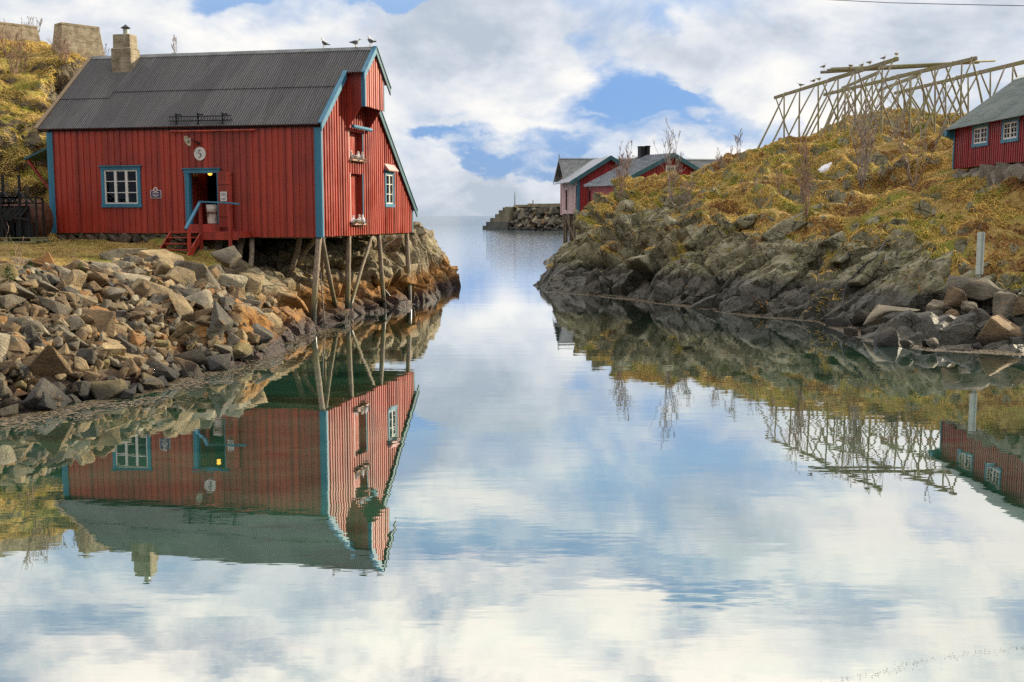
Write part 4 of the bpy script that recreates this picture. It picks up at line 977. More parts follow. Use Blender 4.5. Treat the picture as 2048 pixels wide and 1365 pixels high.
# ---- windows
def window(parent, O, es, nrm, w, h, cols, rows, casing, name='window', cw=.13, depth=.10, sash=.05, mull=None, curtain=True, cas_over=.035):
    """O: lower left corner of the outer casing on the wall face"""
    O = Vector(O); es = Vector(es); nrm = Vector(nrm); Z = Vector((0,0,1))
    def bx(mb, s0, s1, z0, z1, d0, d1):
        P = lambda s, z, d: O + es*s + Z*z + nrm*d
        mb.hexa([P(s0,z0,d1), P(s1,z0,d1), P(s1,z0,d0), P(s0,z0,d0)], [P(s0,z1,d1), P(s1,z1,d1), P(s1,z1,d0), P(s0,z1,d0)])
    f = MB(); bx(f, 0, cw, cw, h-cw, -.03, cas_over); bx(f, w-cw, w, cw, h-cw, -.03, cas_over); bx(f, -.03, w+.03, 0, cw-.002, -.03, cas_over+.012); bx(f, -.02, w+.02, h-cw+.002, h, -.03, cas_over+.004)
    bx(f, -.08, w+.08, h+.002, h+.04, -.02, cas_over+.06)
    win = f.build(name, M[casing], parent)
    s = MB(); a, b, c, d = cw+.004, w-cw-.004, cw+.004, h-cw-.004; dd = .012
    bx(s, a, a+sash, c, d, -depth, dd); bx(s, b-sash, b, c, d, -depth, dd); bx(s, a+sash+.001, b-sash-.001, c, c+sash, -depth, dd-.002); bx(s, a+sash+.001, b-sash-.001, d-sash, d, -depth, dd-.002)
    mull = mull or [.045]*(cols-1)
    for k in range(1, cols):
        x = a+(b-a)*k/cols; bx(s, x-mull[k-1]/2, x+mull[k-1]/2, c+sash+.001, d-sash-.001, -depth, dd+(.006 if mull[k-1] > .05 else -.004))
    for k in range(1, rows):
        z = c+(d-c)*k/rows; bx(s, a+sash+.001, b-sash-.001, z-.014, z+.014, -.06, dd-.012)
    s.build('sash', M['white_paint'], win)
    g = MB(); bx(g, a+.01, b-.01, c+.01, d-.01, -.034, -.030); g.build('pane', M['glass'], win)
    if curtain:
        q = MB(); n = 14
        for (x0, x1) in ((a, a+(b-a)*.30), (b-(b-a)*.30, b)):
            for k in range(n):
                e0, e1 = x0+(x1-x0)*k/n, x0+(x1-x0)*(k+1)/n
                bx(q, e0, e1, c, d, -.25-(.02 if k % 2 else 0), -.235-(.02 if k % 2 else 0))
        q.build('curtain', M['cream_curtain'], win)
    return win
window(H, (wu0, -.032, wz0), (1,0,0), (0,-1,0), wu1-wu0, wz1-wz0, 3, 3, 'blue_paint', cw=.13, mull=[.10,.10], curtain=False)
window(H, (.046, gw0, gwz0), (0,1,0), (1,0,0), gw1-gw0, gwz1-gwz0, 2, 3, 'blue_paint', cw=.14, mull=[.09])
hz0, hz1 = gv(777, 341)[1], gv(777, 328)[1]
mb = MB(); mb.hexa([(.05,gw0-.05,hz0+.02),(.26,gw0-.05,hz0-.06),(.26,gw1+.06,hz0-.06),(.05,gw1+.06,hz0+.02)], [(.05,gw0-.05,hz0+.27),(.28,gw0-.05,hz0-.02),(.28,gw1+.06,hz0-.02),(.05,gw1+.06,hz0+.27)]); mb.build('window_hood', M['pale_red_boards'], H)

# ---- doorway and open door leaf
mb = MB(); z0 = dz0
mb.box(du0-.12, du0+.05, -.075, -.031, z0-.12, dz1-.001); mb.box(du1-.03, du1+.055, -.075, -.031, z0-.12, dz1-.001); mb.box(du0-.15, du1+.12, -.082, -.031, dz1, dz1+.15); mb.box(du0-.22, du1+.14, -.12, -.031, dz1+.153, dz1+.19)
mb.box(du0+.052, du0+.09, -.03, .12, z0, dz1-.001)
fr = mb.build('door_frame', M['blue_paint'], H, bevel=.004)
mb = MB(); mb.box(du0-.12, du1+.05, -.08, .1, dz0-.32, dz0-.002); mb.build('threshold', M['red_paint'], H)
lu0, lz_1 = fu(438, 344); lu1, lz_0 = fu(469, 455); mb = MB(); n = 4
for k in range(n): mb.box(lu0+(lu1-lu0)*k/n+.002, lu0+(lu1-lu0)*(k+1)/n-.002, -.135, -.10, lz_0, lz_1)
leaf = mb.build('door_leaf', M['red_paint'], H)
mb = MB()
for q in (.80, .22): zc = lz_0+(lz_1-lz_0)*q; mb.box(lu0+.02, lu1-.05, -.165, -.136, zc-.055, zc+.055)
mb.box(lu1-.10, lu1-.06, -.160, -.136, lz_0+.05, lz_1-.05); mb.build('batten', M['red_paint'], leaf)

def text(body, size, mat, parent, loc, rot, name, align='CENTER', xs=1.0, font_bold=False):
    cu = bpy.data.curves.new(name, 'FONT'); cu.body = body; cu.size = size; cu.align_x = align; cu.align_y = 'CENTER'; cu.extrude = .002
    o = bpy.data.objects.new('tmp', cu); C.objects.link(o); bpy.context.view_layer.update()
    me = bpy.data.meshes.new_from_object(o.evaluated_get(bpy.context.evaluated_depsgraph_get())); bpy.data.objects.remove(o)
    me.materials.clear(); me.materials.append(mat)
    r = bpy.data.objects.new(name, me); C.objects.link(r); r.parent = parent; r.location = loc; r.rotation_euler = rot; r.scale = (xs, 1, 1); return r
def disc(mb, c, ru, rz_, y0, y1, n=36):
    mb.ext([(c[0]+ru*math.cos(2*math.pi*k/n), y0, c[2]+rz_*math.sin(2*math.pi*k/n)) for k in range(n)], (0, y1-y0, 0))
def rrect(mb, x0, x1, z0, z1, r, y0, y1):
    pts = []
    for cx, cz, a0 in ((x1-r, z1-r, 0), (x0+r, z1-r, 90), (x0+r, z0+r, 180), (x1-r, z0+r, 270)):
        for k in range(6): a = R(a0+18*k); pts.append((cx+r*math.cos(a), y0, cz+r*math.sin(a)))
    mb.ext(pts, (0, y1-y0, 0))
UP = (R(90), 0, 0)
# number disc
nu, nz = fu(401, 308); nr = fu(412.5, 308)[0]-nu
mb = MB(); disc(mb, (nu,0,nz), nr, nr*1.06, -.034, -.060); pl = mb.build('number_sign', M['sign_white'], H)
mb = MB()                                              # the figure 5 in an old style with serif
def stroke(pts, rad):
    P = [(nu+x*nr, -.063, nz+z*nr) for x, z in pts]; mb.tube(P, [r*nr for r in rad], 6)
stroke([(-.20,.50),(.05,.50),(.26,.57)], [.05,.06,.03]); stroke([(-.20,.50),(-.24,.04)], [.035,.03])
stroke([(-.24,.04),(-.05,.10),(.13,.02),(.22,-.17),(.17,-.38),(.02,-.54),(-.18,-.60),(-.30,-.55)], [.03,.05,.085,.10,.095,.07,.045,.035])
mb.build('figure', M['ink'], pl)
# wall lamp with a tilted enamel shade
lu, lz = fu(386, 284); mb = MB(); mb.tube([(lu+.26,-.03,lz-.06),(lu+.24,-.30,lz-.02),(lu+.12,-.42,lz+.06)], .025, 8); mb.ell((lu+.26,-.06,lz-.06),(.06,.05,.06)); lamp = mb.build('wall_lamp', M['black_metal'], H)
ax = Vector((-.45,-.80,-.38)).normalized(); q = ax.to_track_quat('Z','Y').to_matrix(); mb = MB(); rings = []
for rr_, hh in ((.05,-.16),(.07,-.10),(.14,-.04),(.20,.0),(.205,.004),(.185,.0),(.12,-.03)):
    rings.append([Vector((lu,-.42,lz)) + q @ Vector((rr_*math.cos(2*math.pi*k/20), rr_*math.sin(2*math.pi*k/20), hh)) for k in range(20)])
mb.loft(rings); mb.build('shade', M['enamel'], lamp, smooth=True)
mb = MB(); mb.ell(Vector((lu,-.42,lz))+q @ Vector((0,0,-.01)), (.06,.06,.07), rot=q); mb.build('bulb', M['galvanised'], lamp, smooth=True)
# purple plaque with a round emblem, and the white notice on the door leaf
a0, b1 = fu(302, 381); a1, b0 = fu(324, 397)
mb = MB(); rrect(mb, a0, a1, b0, b1, .05, -.032, -.050); rim = mb.build('plaque', M['sign_white'], H)
mb = MB(); rrect(mb, a0+.02, a1-.02, b0+.02, b1-.02, .04, -.0505, -.056); mb.build('field', M['plaque_purple'], rim)
cx = (a0+a1)/2; mb = MB(); disc(mb, (cx,0,b1+.02), .095, .095, -.058, -.066); e = mb.build('emblem', M['sign_white'], rim)
mb = MB()
for a in range(0, 360, 30):
    mb.tube([(cx+.055*math.cos(R(a)), -.0675, b1+.02+.055*math.sin(R(a))), (cx+.055*math.cos(R(a+30)), -.0675, b1+.02+.055*math.sin(R(a+30)))], .009, 4)
mb.tube([(cx-.05,-.0675,b1-.03),(cx+.01,-.0675,b1+.03),(cx+.045,-.0675,b1+.06)], .012, 4); mb.tube([(cx-.02,-.0675,b1+.05),(cx+.03,-.0675,b1-.01)], .012, 4)
plain('emblem_red', (.40, .05, .08), .5); mb.build('emblem_mark', M['emblem_red'], rim)
def lines(parent, x0, x1, zs, y, hh, mat, rng, frac=(.7,1.)):
    mb = MB()
    for z in zs:
        w = (x1-x0)*rng.uniform(*frac); c = (x0+x1)/2; x = c-w/2
        while x < c+w/2:
            k = rng.uniform(.012, .03); mb.box(x, min(x+k, c+w/2), y-.002, y, z-hh*rng.uniform(.4,.5), z+hh*rng.uniform(.35,.5)); x += k+rng.uniform(.004,.009)
    mb.build('lettering', mat, parent)
rg = random.Random(3); lines(rim, a0+.05, a1-.05, [b1-.10, b1-.19], -.0565, .035, M['sign_white'], rg); lines(rim, a0+.14, a1-.14, [b1-.245], -.0565, .02, M['sign_white'], rg)
n0, m1 = fu(444.5, 384); n1, m0 = fu(458, 403)
mb = MB(); rrect(mb, n0, n1, m0, m1, .03, -.166, -.172); nt = mb.build('notice', M['sign_white'], leaf)
lines(nt, n0+.03, n1-.03, [m1-.06, m1-.105, m1-.15], -.1725, .022, M['ink'], rg, (.6,1)); lines(nt, n0+.03, n1-.03, [m0+.05, m0+.08, m0+.11], -.1725, .016, M['ink'], rg, (.6,1))
mb = MB(); mb.box(n1-.075, n1-.05, -.1745, -.1725, m0+.15, m0+.18); mb.build('mark', M['ink'], nt)
# red pipe under the eave
p0, pz = fu(343, 264); p1, _ = fu(514, 264)
mb = MB(); mb.tube([(p0,-.12,pz),(p1,-.12,pz)], .035, 8)
for k in (.06,.5,.95): x = p0+(p1-p0)*k; mb.box(x-.02, x+.02, -.12, -.03, pz-.05, pz+.05)
mb.build('rail_pipe', M['red_paint'], H)
# snow guard over the door
s0 = fu(338, 242, -.05)[0]; s1 = fu(463, 242, -.05)[0]; vg = .03; zg = rz(vg); mb = MB()
for h in (.08, .24): mb.beam((s0, vg-h*.35, zg+h), (s1, vg-h*.35, zg+h), .035, .035)
k = s0
while k < s1: mb.beam((k, vg-.03, zg+.08), (k+.06, vg-.09, zg+.24), .014, .014); k += .12
sg = mb.build('snow_guard', M['black_metal'], ROOF)
for fr_ in (.12, .47, .86):
    x = s0+(s1-s0)*fr_; mb = MB(); mb.beam((x, vg+.30, zg+.34), (x, vg-.12, zg+.30), .05, .05); mb.beam((x, vg-.10, zg-.06), (x, vg-.10, zg+.36), .06, .04)
    b = mb.build('guard_bracket', M['black_metal'], H)
# chimney
cu0 = planehit(222, 135, .95, 'v')[0]; cu1 = planehit(262, 135, .95, 'v')[0]; cw = cu1-cu0; czt = planehit(240, 69, 1.2, 'v')[2]; cv = 2.85
cu0 = planehit(224, 120, cv, 'v')[0]; cu1 = planehit(261, 120, cv, 'v')[0]; czt = planehit(240, 68, cv, 'v')[2]; czm = planehit(240, 96, cv, 'v')[2]; cd = .68
mb = MB(); mb.hexa([(cu0-.02,cv,rz(cv)-.5),(cu1+.02,cv,rz(cv)-.5),(cu1+.02,cv+cd,rz(cv)-.5),(cu0-.02,cv+cd,rz(cv)-.5)], [(cu0-.03,cv-.02,czm-.05),(cu1+.03,cv-.02,czm-.05),(cu1+.03,cv+cd+.02,czm-.05),(cu0-.03,cv+cd+.02,czm-.05)])
mb.hexa([(cu0-.05,cv-.04,czm-.048),(cu1+.05,cv-.04,czm-.048),(cu1+.05,cv+cd+.04,czm-.048),(cu0-.05,cv+cd+.04,czm-.048)], [(cu0+.02,cv+.03,czm+.02),(cu1-.02,cv+.03,czm+.02),(cu1-.02,cv+cd-.03,czm+.02),(cu0+.02,cv+cd-.03,czm+.02)])
mb.hexa([(cu0+.03,cv+.04,czm+.02),(cu1-.03,cv+.04,czm+.02),(cu1-.03,cv+cd-.04,czm+.02),(cu0+.03,cv+cd-.04,czm+.02)], [(cu0+.04,cv+.05,czt),(cu1-.04,cv+.05,czt),(cu1-.04,cv+cd-.05,czt),(cu0+.04,cv+cd-.05,czt)])
ch = mb.build('chimney', M['concrete'], ROOF, bevel=.025)
cx, cy = (cu0+cu1)/2+.05, cv+cd/2; mb = MB(); mb.tube([(cx,cy,czt),(cx,cy,czt+.24)], .11, 14); mb.build('flue', M['galvanised'], H)
mb = MB(); rings = [[(cx+r_*math.cos(2*math.pi*k/16), cy+r_*math.sin(2*math.pi*k/16), czt+z_) for k in range(16)] for r_, z_ in ((.19,.27),(.20,.285),(.09,.36),(.02,.42))]; mb.loft(rings)
for k in range(3): a = k*2.1; mb.tube([(cx+.1*math.cos(a),cy+.1*math.sin(a),czt+.22),(cx+.13*math.cos(a),cy+.13*math.sin(a),czt+.29)], .012, 4)
mb.build('flue_cap', M['black_metal'], H, smooth=False)
# ceiling lamp seen through the door
la = planehit(420, 349, 1.15, 'v'); mb = MB(); mb.ell((la[0], 1.15, la[2]+.03), (.085,.085,.085)); mb.build('ceiling_lamp', M['lamp_glow'], H, smooth=True)
# foundation stones under the landward half
rg = random.Random(12); u = -L_+.1; k = 0
while u < -5.9:
    w = rg.uniform(.32, .62); o = bpy.data.objects.new('foundation_stone', rg.choice(SHAPES['blocky'])); C.objects.link(o); o.parent = H
    o.location = (u+w/2, .18, 3.20+rg.uniform(-.03,.03)); o.scale = (w*1.02, .45, .52); o.rotation_euler = (rg.choice((0, 3.14)), 0, rg.uniform(-.2,.2)+rg.choice((0,3.14)))
    o.color = (*[c*rg.uniform(.8,1.1) for c in (.20,.16,.12)], 1); u += w
# lean-to hood on the far end wall
a = toH(at(48, 316, 45.2)); mb = MB(); z1_ = planehit(105, 290, .9, 'v')[2]
x0 = -L_-1.5; mb.hexa([(x0,.5,z1_-.62),(-L_-.04,.5,z1_-.06),(-L_-.04,2.6,z1_-.06),(x0,2.6,z1_-.62)], [(x0,.5,z1_-.52),(-L_-.04,.5,z1_+.04),(-L_-.04,2.6,z1_+.04),(x0,2.6,z1_-.52)])
hood = mb.build('side_hood', M['teal_paint'], H)
for yb_ in (.6, 2.5): mb = MB(); mb.beam((x0+.12,yb_,z1_-.62),(-L_-.05,yb_,z1_-2.3),.09,.09); mb.build('brace', M['red_paint'], hood)
# piles
def pile(a, b, r0=.13, r1=.12, name='pile'):
    mb = MB(); a = Vector(a); b = Vector(b); n = 9; pts = []; rad = []
    side = Vector((random.uniform(-1,1), random.uniform(-1,1), 0))*.03
    for k in range(n+1):
        t = k/n; pts.append(a.lerp(b, t) + side*math.sin(t*3.1) + Vector((random.uniform(-.008,.008), random.uniform(-.008,.008), 0))); rad.append((r0+(r1-r0)*t)*random.uniform(.96,1.05))
    return mb.build(name, M['pile_wood'], H, smooth=True)
def pile2(a, b, r0=.13, r1=.12, name='pile'):
    mb = MB(); a = Vector(a); b = Vector(b); n = 9; pts = []; rad = []; rg = random.Random(int(abs(a.x*97+a.y*31)*10))
    side = Vector((rg.uniform(-1,1), rg.uniform(-1,1), 0))*.035
    for k in range(n+1):
        t = k/n; pts.append(a.lerp(b, t) + side*math.sin(t*3.1) + Vector((rg.uniform(-.008,.008), rg.uniform(-.008,.008), 0))); rad.append((r0+(r1-r0)*t)*rg.uniform(.95,1.06))
    mb.tube(pts, rad, 10); return mb.build(name, M['pile_wood'], H, smooth=True)
def gpt(px, c=-.12): v, z = gv(px, 472, c); return (c, v, ZB+.02)
def foot(px, py, Y): p = toH(at(px, py, Y)); d = -.25; return (p[0], p[1], p[2]+d)
pile2(foot(626,656,40.3), (-.13,.10,ZB+.02), .115, .11); pile2(foot(674,616,43.6), (-.14,.34,ZB+.02), .09, .095); pile2(foot(695,640,44.0), gpt(697), .115, .105)
pile2(foot(698,612,44.1), gpt(745), .07, .075, 'diagonal_brace'); pile2(foot(769,622,47.6), gpt(757), .105, .10); pile2(foot(789,597,50.0), (-2.3, gpt(773)[1]-.3, ZB+.02), .10, .10); pile2(foot(820,612,50.5), (-.14, W_-.35, ZB+.02), .115, .105)
pile2(foot(500,524,41.6), (*[fu(497,476)[0], .25], ZB), .10, .10); pile2(foot(583,528,43.2), (fu(570,476)[0], 1.4, ZB), .11, .11); pile2(foot(594,512,44.0), (fu(590,476)[0], 2.2, ZB), .11, .11)
pile2(foot(436,500,41.9), (fu(432,470)[0], .3, ZB), .13, .13); pile2(foot(476,502,41.9), (fu(472,470)[0], .5, ZB), .14, .14)
pile2((-.9,2.2,1.6), (-.15,.6,ZB), .07, .07, 'diagonal_brace')

# ------------------------------------------------------------------ porch steps
pu0 = fu(364, 460, -1.0)[0]; pu1 = fu(477, 460, -1.0)[0]; pz = 3.50; st1 = fu(402, 460, -1.0)[0]; pd = -1.0
sx0 = fu(341, 463, -1.0)[0]
root = thing('porch', 'red wooden porch with four open steps and a sky blue handrail at the doorway', 'porch', (*hw(pu0+1, -.5)[:2], 2.6), -HA)
ox, oy, oz = pu0+1, -.5, 2.6
def PB(): return MB()
def pb(mb, name, mat, bevel=.006):
    mb.v = [(x-ox, y-oy, z-oz) for x, y, z in mb.v]; return mb.build(name, mat, root, bevel=bevel)
mb = MB()
for k in range(7): mb.box(sx0-.03, pu1, pd+.139*k, pd+.139*(k+1)-.008, pz-.045, pz)
pb(mb, 'deck', M['red_paint'])
mb = MB(); mb.box(st1, pu1, pd-.045, pd-.003, pz-.30, pz-.05); mb.box(pu1+.003, pu1+.04, pd-.04, -.05, pz-.22, pz-.05); pb(mb, 'fascia', M['red_paint'])
run, drop = 1.25, .95
for k in range(4):
    y = pd-.05-run*(k+.35)/4.3; z = pz-.07-drop*(k+.55)/4.3
    mb = MB(); mb.box(sx0+.05, st1-.05, y-.26, y, z-.04, z); pb(mb, 'step', M['red_paint'])
for x in (sx0, st1):
    mb = MB(); mb.hexa([(x-.025,pd,pz-.32),(x+.025,pd,pz-.32),(x+.025,pd-run,pz-drop-.30),(x-.025,pd-run,pz-drop-.30)], [(x-.025,pd,pz+.02),(x+.025,pd,pz+.02),(x+.025,pd-run-.1,pz-drop-.05),(x-.025,pd-run-.1,pz-drop-.05)]); pb(mb, 'stringer', M['red_paint'])
hr = fu(405, 405, pd)[1]
for x, z0, z1, y in ((st1+.03, 2.3, hr-.03, pd-.06), (fu(461,440,pd)[0], 2.3, hr-.10, pd-.06), (st1+.03, 2.3, pz+.02, pd-run+.28)):
    mb = MB(); mb.box(x-.055, x+.055, y-.05, y+.05, z0, z1); pb(mb, 'post', M['red_paint'])
mb = MB(); mb.beam((st1+.03, pd-.06, hr+.0), (st1+.03, pd-run+.05, pz+.12), .11, .07); pb(mb, 'handrail', M['blue_paint'])
mb = MB(); mb.beam((st1-.03, pd-.06, hr+.02), (fu(461,405,pd)[0], pd-.06, hr-.03), .12, .06); mb.beam((fu(461,405,pd)[0]-.02, pd-.06, hr-.03), (pu1+.1, pd-.05, hr-.07), .12, .06); pb(mb, 'handrail', M['blue_paint'])

# white bucket in the doorway
bu = planehit(423, 440, .06, 'v'); bz0 = dz0+.005; bh = planehit(423, 410, .06, 'v')[2]-bz0; br = (fu(435,430)[0]-fu(411.5,430)[0])/2
bk = thing('bucket', 'tall white plastic bucket with dark rope loop standing in the doorway', 'bucket', (*hw(bu[0], .18)[:2], bz0), -HA)
mb = MB(); rings = [[(r_*math.cos(2*math.pi*k/24), r_*math.sin(2*math.pi*k/24), z_) for k in range(24)] for r_, z_ in ((br*.80,0),(br*.83,.05),(br*.93,bh*.75),(br*.98,bh*.78),(br*.97,bh*.82),(br*1.0,bh*.97),(br*1.03,bh),(br*.95,bh),(br*.9,bh*.5))]
mb.loft(rings); mb.build('body', M['enamel'], bk, smooth=True)
mb = MB(); y = -br*.93; mb.tube([(-.10,y,bh*.36),(-.085,y,bh*.42),(-.085,y-.015,bh*.60),(-.04,y-.03,bh*.64),(.05,y-.02,bh*.62),(.09,y-.01,bh*.60),(.08,y,bh*.50)], .014, 6); mb.build('rope', M['ink'], bk)
# ------------------------------------------------------------------ helpers on the terrain
def hitg(px, py, y0=24, y1=100):
    d = ray(px, py); Y = y0
    while Y < y1:
        p = np.array([0,0,CAMH]) + d*Y/d[1]
        if p[2] < ground(p[0], p[1]): return p[0], p[1], ground(p[0], p[1])
        Y += .15
    p = np.array([0,0,CAMH]) + d*y1/d[1]; return p[0], p[1], p[2]

# ------------------------------------------------------------------ bare shrubs
def shrub(base, h, nst, spread, seed, label, mat='bark', name='bare_shrub', cat='shrub', group=None, r0=.03, twig=1.0, lean=(0,0), rmin=.0055):
    rg = random.Random(seed); root = thing(name, label, cat, base, 0, group); st = MB(); tw = MB()
    def branch(mb, p, d, ln, r, depth):
        n = 5 if depth == 0 else 4; pts = [p]; rm = rmin*1.35; rad = [r]; q = p.copy(); dd = d.copy()
        for k in range(n):
            dd = (dd + Vector((rg.gauss(0,.11), rg.gauss(0,.11), .05 if depth else .07))).normalized(); q = q + dd*ln/n
            pts.append(q.copy()); rad.append(max(rm, r*(1-.8*(k+1)/n)))
        mb.tube(pts, rad, 5 if depth == 0 else 3, cap=False)
        if depth >= 3: return
        m = int((rg.uniform(4, 7) if depth == 0 else rg.uniform(2.2, 4.2) if depth == 1 else rg.uniform(1, 3))*twig)
        for _ in range(m):
            t = rg.uniform(.25 if depth == 0 else .15, .98); i = min(int(t*n), n-1); b = pts[i].lerp(pts[i+1], t*n-i)
            a = Vector((rg.gauss(0,1), rg.gauss(0,1), rg.uniform(.2,1.1))).normalized(); nd = (dd*.85 + a*.75).normalized()
            branch(tw, b, nd, ln*rg.uniform(.28,.5)*(1.1-t*.35), max(rm, rad[i]*.6), depth+1)
    for k in range(nst):
        a = rg.uniform(0, 6.28); o = Vector((math.cos(a), math.sin(a), 0))*rg.uniform(0,.16)*max(1, spread)
        d = Vector((math.cos(a)*spread*rg.uniform(.1,.45)+lean[0], math.sin(a)*spread*rg.uniform(.1,.4)+lean[1], 1)).normalized()
        branch(st, o+Vector((0,0,-.12)), d, h*rg.uniform(.6,1.02), r0*rg.uniform(.5,.95), 0)
    st.build('trunk', M[mat], root, smooth=True); tw.build('crown', M[mat], root)
    return root
def sh_at(px, py, *a, **k): return shrub(hitg(px, py), *a, **k)
sh_at(30, 152, 2.2, 9, .5, 1, 'pale reddish many-stemmed bare shrub on the hillside at the left edge', 'bark_reddish', r0=.03)
sh_at(46, 150, 1.9, 5, .5, 21, 'reddish bare shrub right beside the many-stemmed one on the left hillside', 'bark_reddish', r0=.026)
sh_at(132, 142, 1.6, 7, .5, 2, 'small reddish bare shrub below the cracked concrete block', 'bark_reddish', r0=.022)
sh_at(117, 138, 1.4, 3, .3, 22, 'thin bare shrub below the dark side of the cracked concrete block', 'bark_reddish', r0=.018)
shrub(at(62, 98, 60.5), 1.9, 6, .9, 3, 'dark spreading bare shrub behind the two concrete blocks', 'bark', r0=.03, rmin=.009)
shrub((at(342, 112, 66)[0], 66, 11.2), 3.0, 5, .5, 4, 'bare shrub showing its twigs above the black roof ridge', 'bark', r0=.03, rmin=.010)
shrub((at(209, 112, 62)[0], 62, 11.8), 1.7, 2, .2, 5, 'thin bare sapling left of the chimney, behind the black roof', 'bark', r0=.02, rmin=.009)
sh_at(1240, 396, 2.7, 8, .55, 6, 'bare birch shrub at the left end of the rocky hill, before the grey roof', 'bark_reddish', r0=.035, rmin=.008)
sh_at(1343, 416, 4.3, 5, .5, 7, 'tall bare birch shrub standing before the small gable of the grey roofed cottage', 'bark', r0=.045, rmin=.008)
sh_at(1378, 420, 2.1, 6, .5, 8, 'low bare shrub right of the tall birch shrub', 'bark', r0=.03, rmin=.008)
sh_at(1612, 442, 3.1, 10, .65, 9, 'reddish bare shrub with many upright stems in the middle of the rocky hill', 'bark_reddish', r0=.032, rmin=.007)
sh_at(1722, 378, 4.9, 9, .75, 10, 'largest bare shrub of the hill, before the drying racks', 'bark', r0=.055, rmin=.008, lean=(.1,0))
sh_at(1826, 368, 4.2, 6, .8, 11, 'wide bare shrub left of the red cabin on the hill', 'bark', r0=.045, rmin=.008)
sh_at(1520, 396, 1.6, 3, .5, 12, 'tiny thin bare sapling in the ochre grass left of the reddish shrub', 'bark', r0=.02, rmin=.006)
sh_at(1556, 394, 1.8, 4, .4, 13, 'small reddish bare sapling close to the left of the reddish shrub', 'bark_reddish', r0=.02, rmin=.006)
sh_at(1478, 325, 2.0, 4, .5, 14, 'thin bare sapling on the skyline below the left end of the drying racks', 'bark', r0=.018, rmin=.008)
sh_at(1440, 345, 1.5, 5, .7, 15, 'low bare shrub at the skyline before the long dark roof', 'bark_reddish', r0=.018, rmin=.007)
sh_at(36, 560, 1.35, 3, .22, 17, 'tall pale dry stems at the left end of the rubble bank', 'bark_reddish', 'dry_stem', 'dry plant', r0=.011, twig=.7, rmin=.004)
sh_at(150, 545, .8, 3, .3, 18, 'short reddish dry stems beside the fir sapling on the bank', 'bark_reddish', 'dry_stem', 'dry plant', r0=.008, twig=.7, rmin=.004)
# fir saplings in the rubble
def fir(base, h, seed, label):
    rg = random.Random(seed); root = thing('fir_sapling', label, 'fir sapling', base); mb = MB(); mb.tube([(0,0,-.1),(0,0,h*.5),(.01,.01,h)], [.016,.011,.004], 6); mb.build('trunk', M['bark'], root)
    V = []; F_ = []
    for k in range(8):
        z = h*(.08+.88*k/8); ln = h*.62*(1-k/8.6)
        for j in range(7):
            a = rg.uniform(0, 6.28); d = Vector((math.cos(a), math.sin(a), rg.uniform(.1,.45))).normalized()
            L = ln*rg.uniform(.7,1.1)
            for m in range(26):
                t = rg.uniform(.12, 1); c = Vector((0,0,z)) + d*L*t + Vector((0,0,-.12*t*t*L)); n = (d*.6+Vector((rg.gauss(0,1), rg.gauss(0,1), rg.gauss(0,.6)))*.7).normalized()*h*.09
                s = n.cross(Vector((0,0,1))).normalized()*.007; i = len(V); V += [c-s, c+s, c+n]; F_.append((i, i+1, i+2))
    mb = MB(); mb.add(V, F_); mb.build('crown', M['needles'], root)
for px, py, h, s, lab in [(163,560,.52,1,'small green fir sapling on the crest of the rubble bank'),(296,574,.40,2,'bushy green fir sapling between boulders near the red steps'),(18,572,.42,3,'low green fir sapling at the left edge of the photo'),(50,556,.34,4,'tiny fir sapling beside the tall pale dry stems'),(60,545,.3,5,'pale green fir sapling behind the tall pale dry stems')]:
    fir(hitg(px, py, 22), h, s, lab)

# ------------------------------------------------------------------ concrete blocks on the left hill
def conc(c, yaw, w0, d0, w1, d1, h, label):
    root = thing('concrete_block', label, 'concrete block', c, yaw); mb = MB()
    q = lambda w, d, z: [(-w/2,-d/2,z),(w/2,-d/2,z),(w/2,d/2,z),(-w/2,d/2,z)]
    mb.hexa(q(w0,d0,-.8), q(w1,d1,h-.14)); mb.build('wall', M['concrete'], root, bevel=.03)
    mb = MB(); mb.hexa(q(w1+.001,d1+.001,h-.138), q(w1-.02,d1-.02,h)); mb.build('coping', M['concrete'], root, bevel=.02)
b = at(152, 110, 57.0); conc((b[0], b[1]+.3, b[2]), R(46), 2.55, 1.25, 2.0, .85, 1.5, 'tapered concrete block with a dark crack, standing on the left hilltop')
b = at(35, 102, 58.5); conc((b[0]-1.2, b[1]+.5, b[2]+.1), R(46), 4.4, 1.5, 3.8, 1.0, 1.4, 'wide stained concrete block cut by the left edge of the photo')

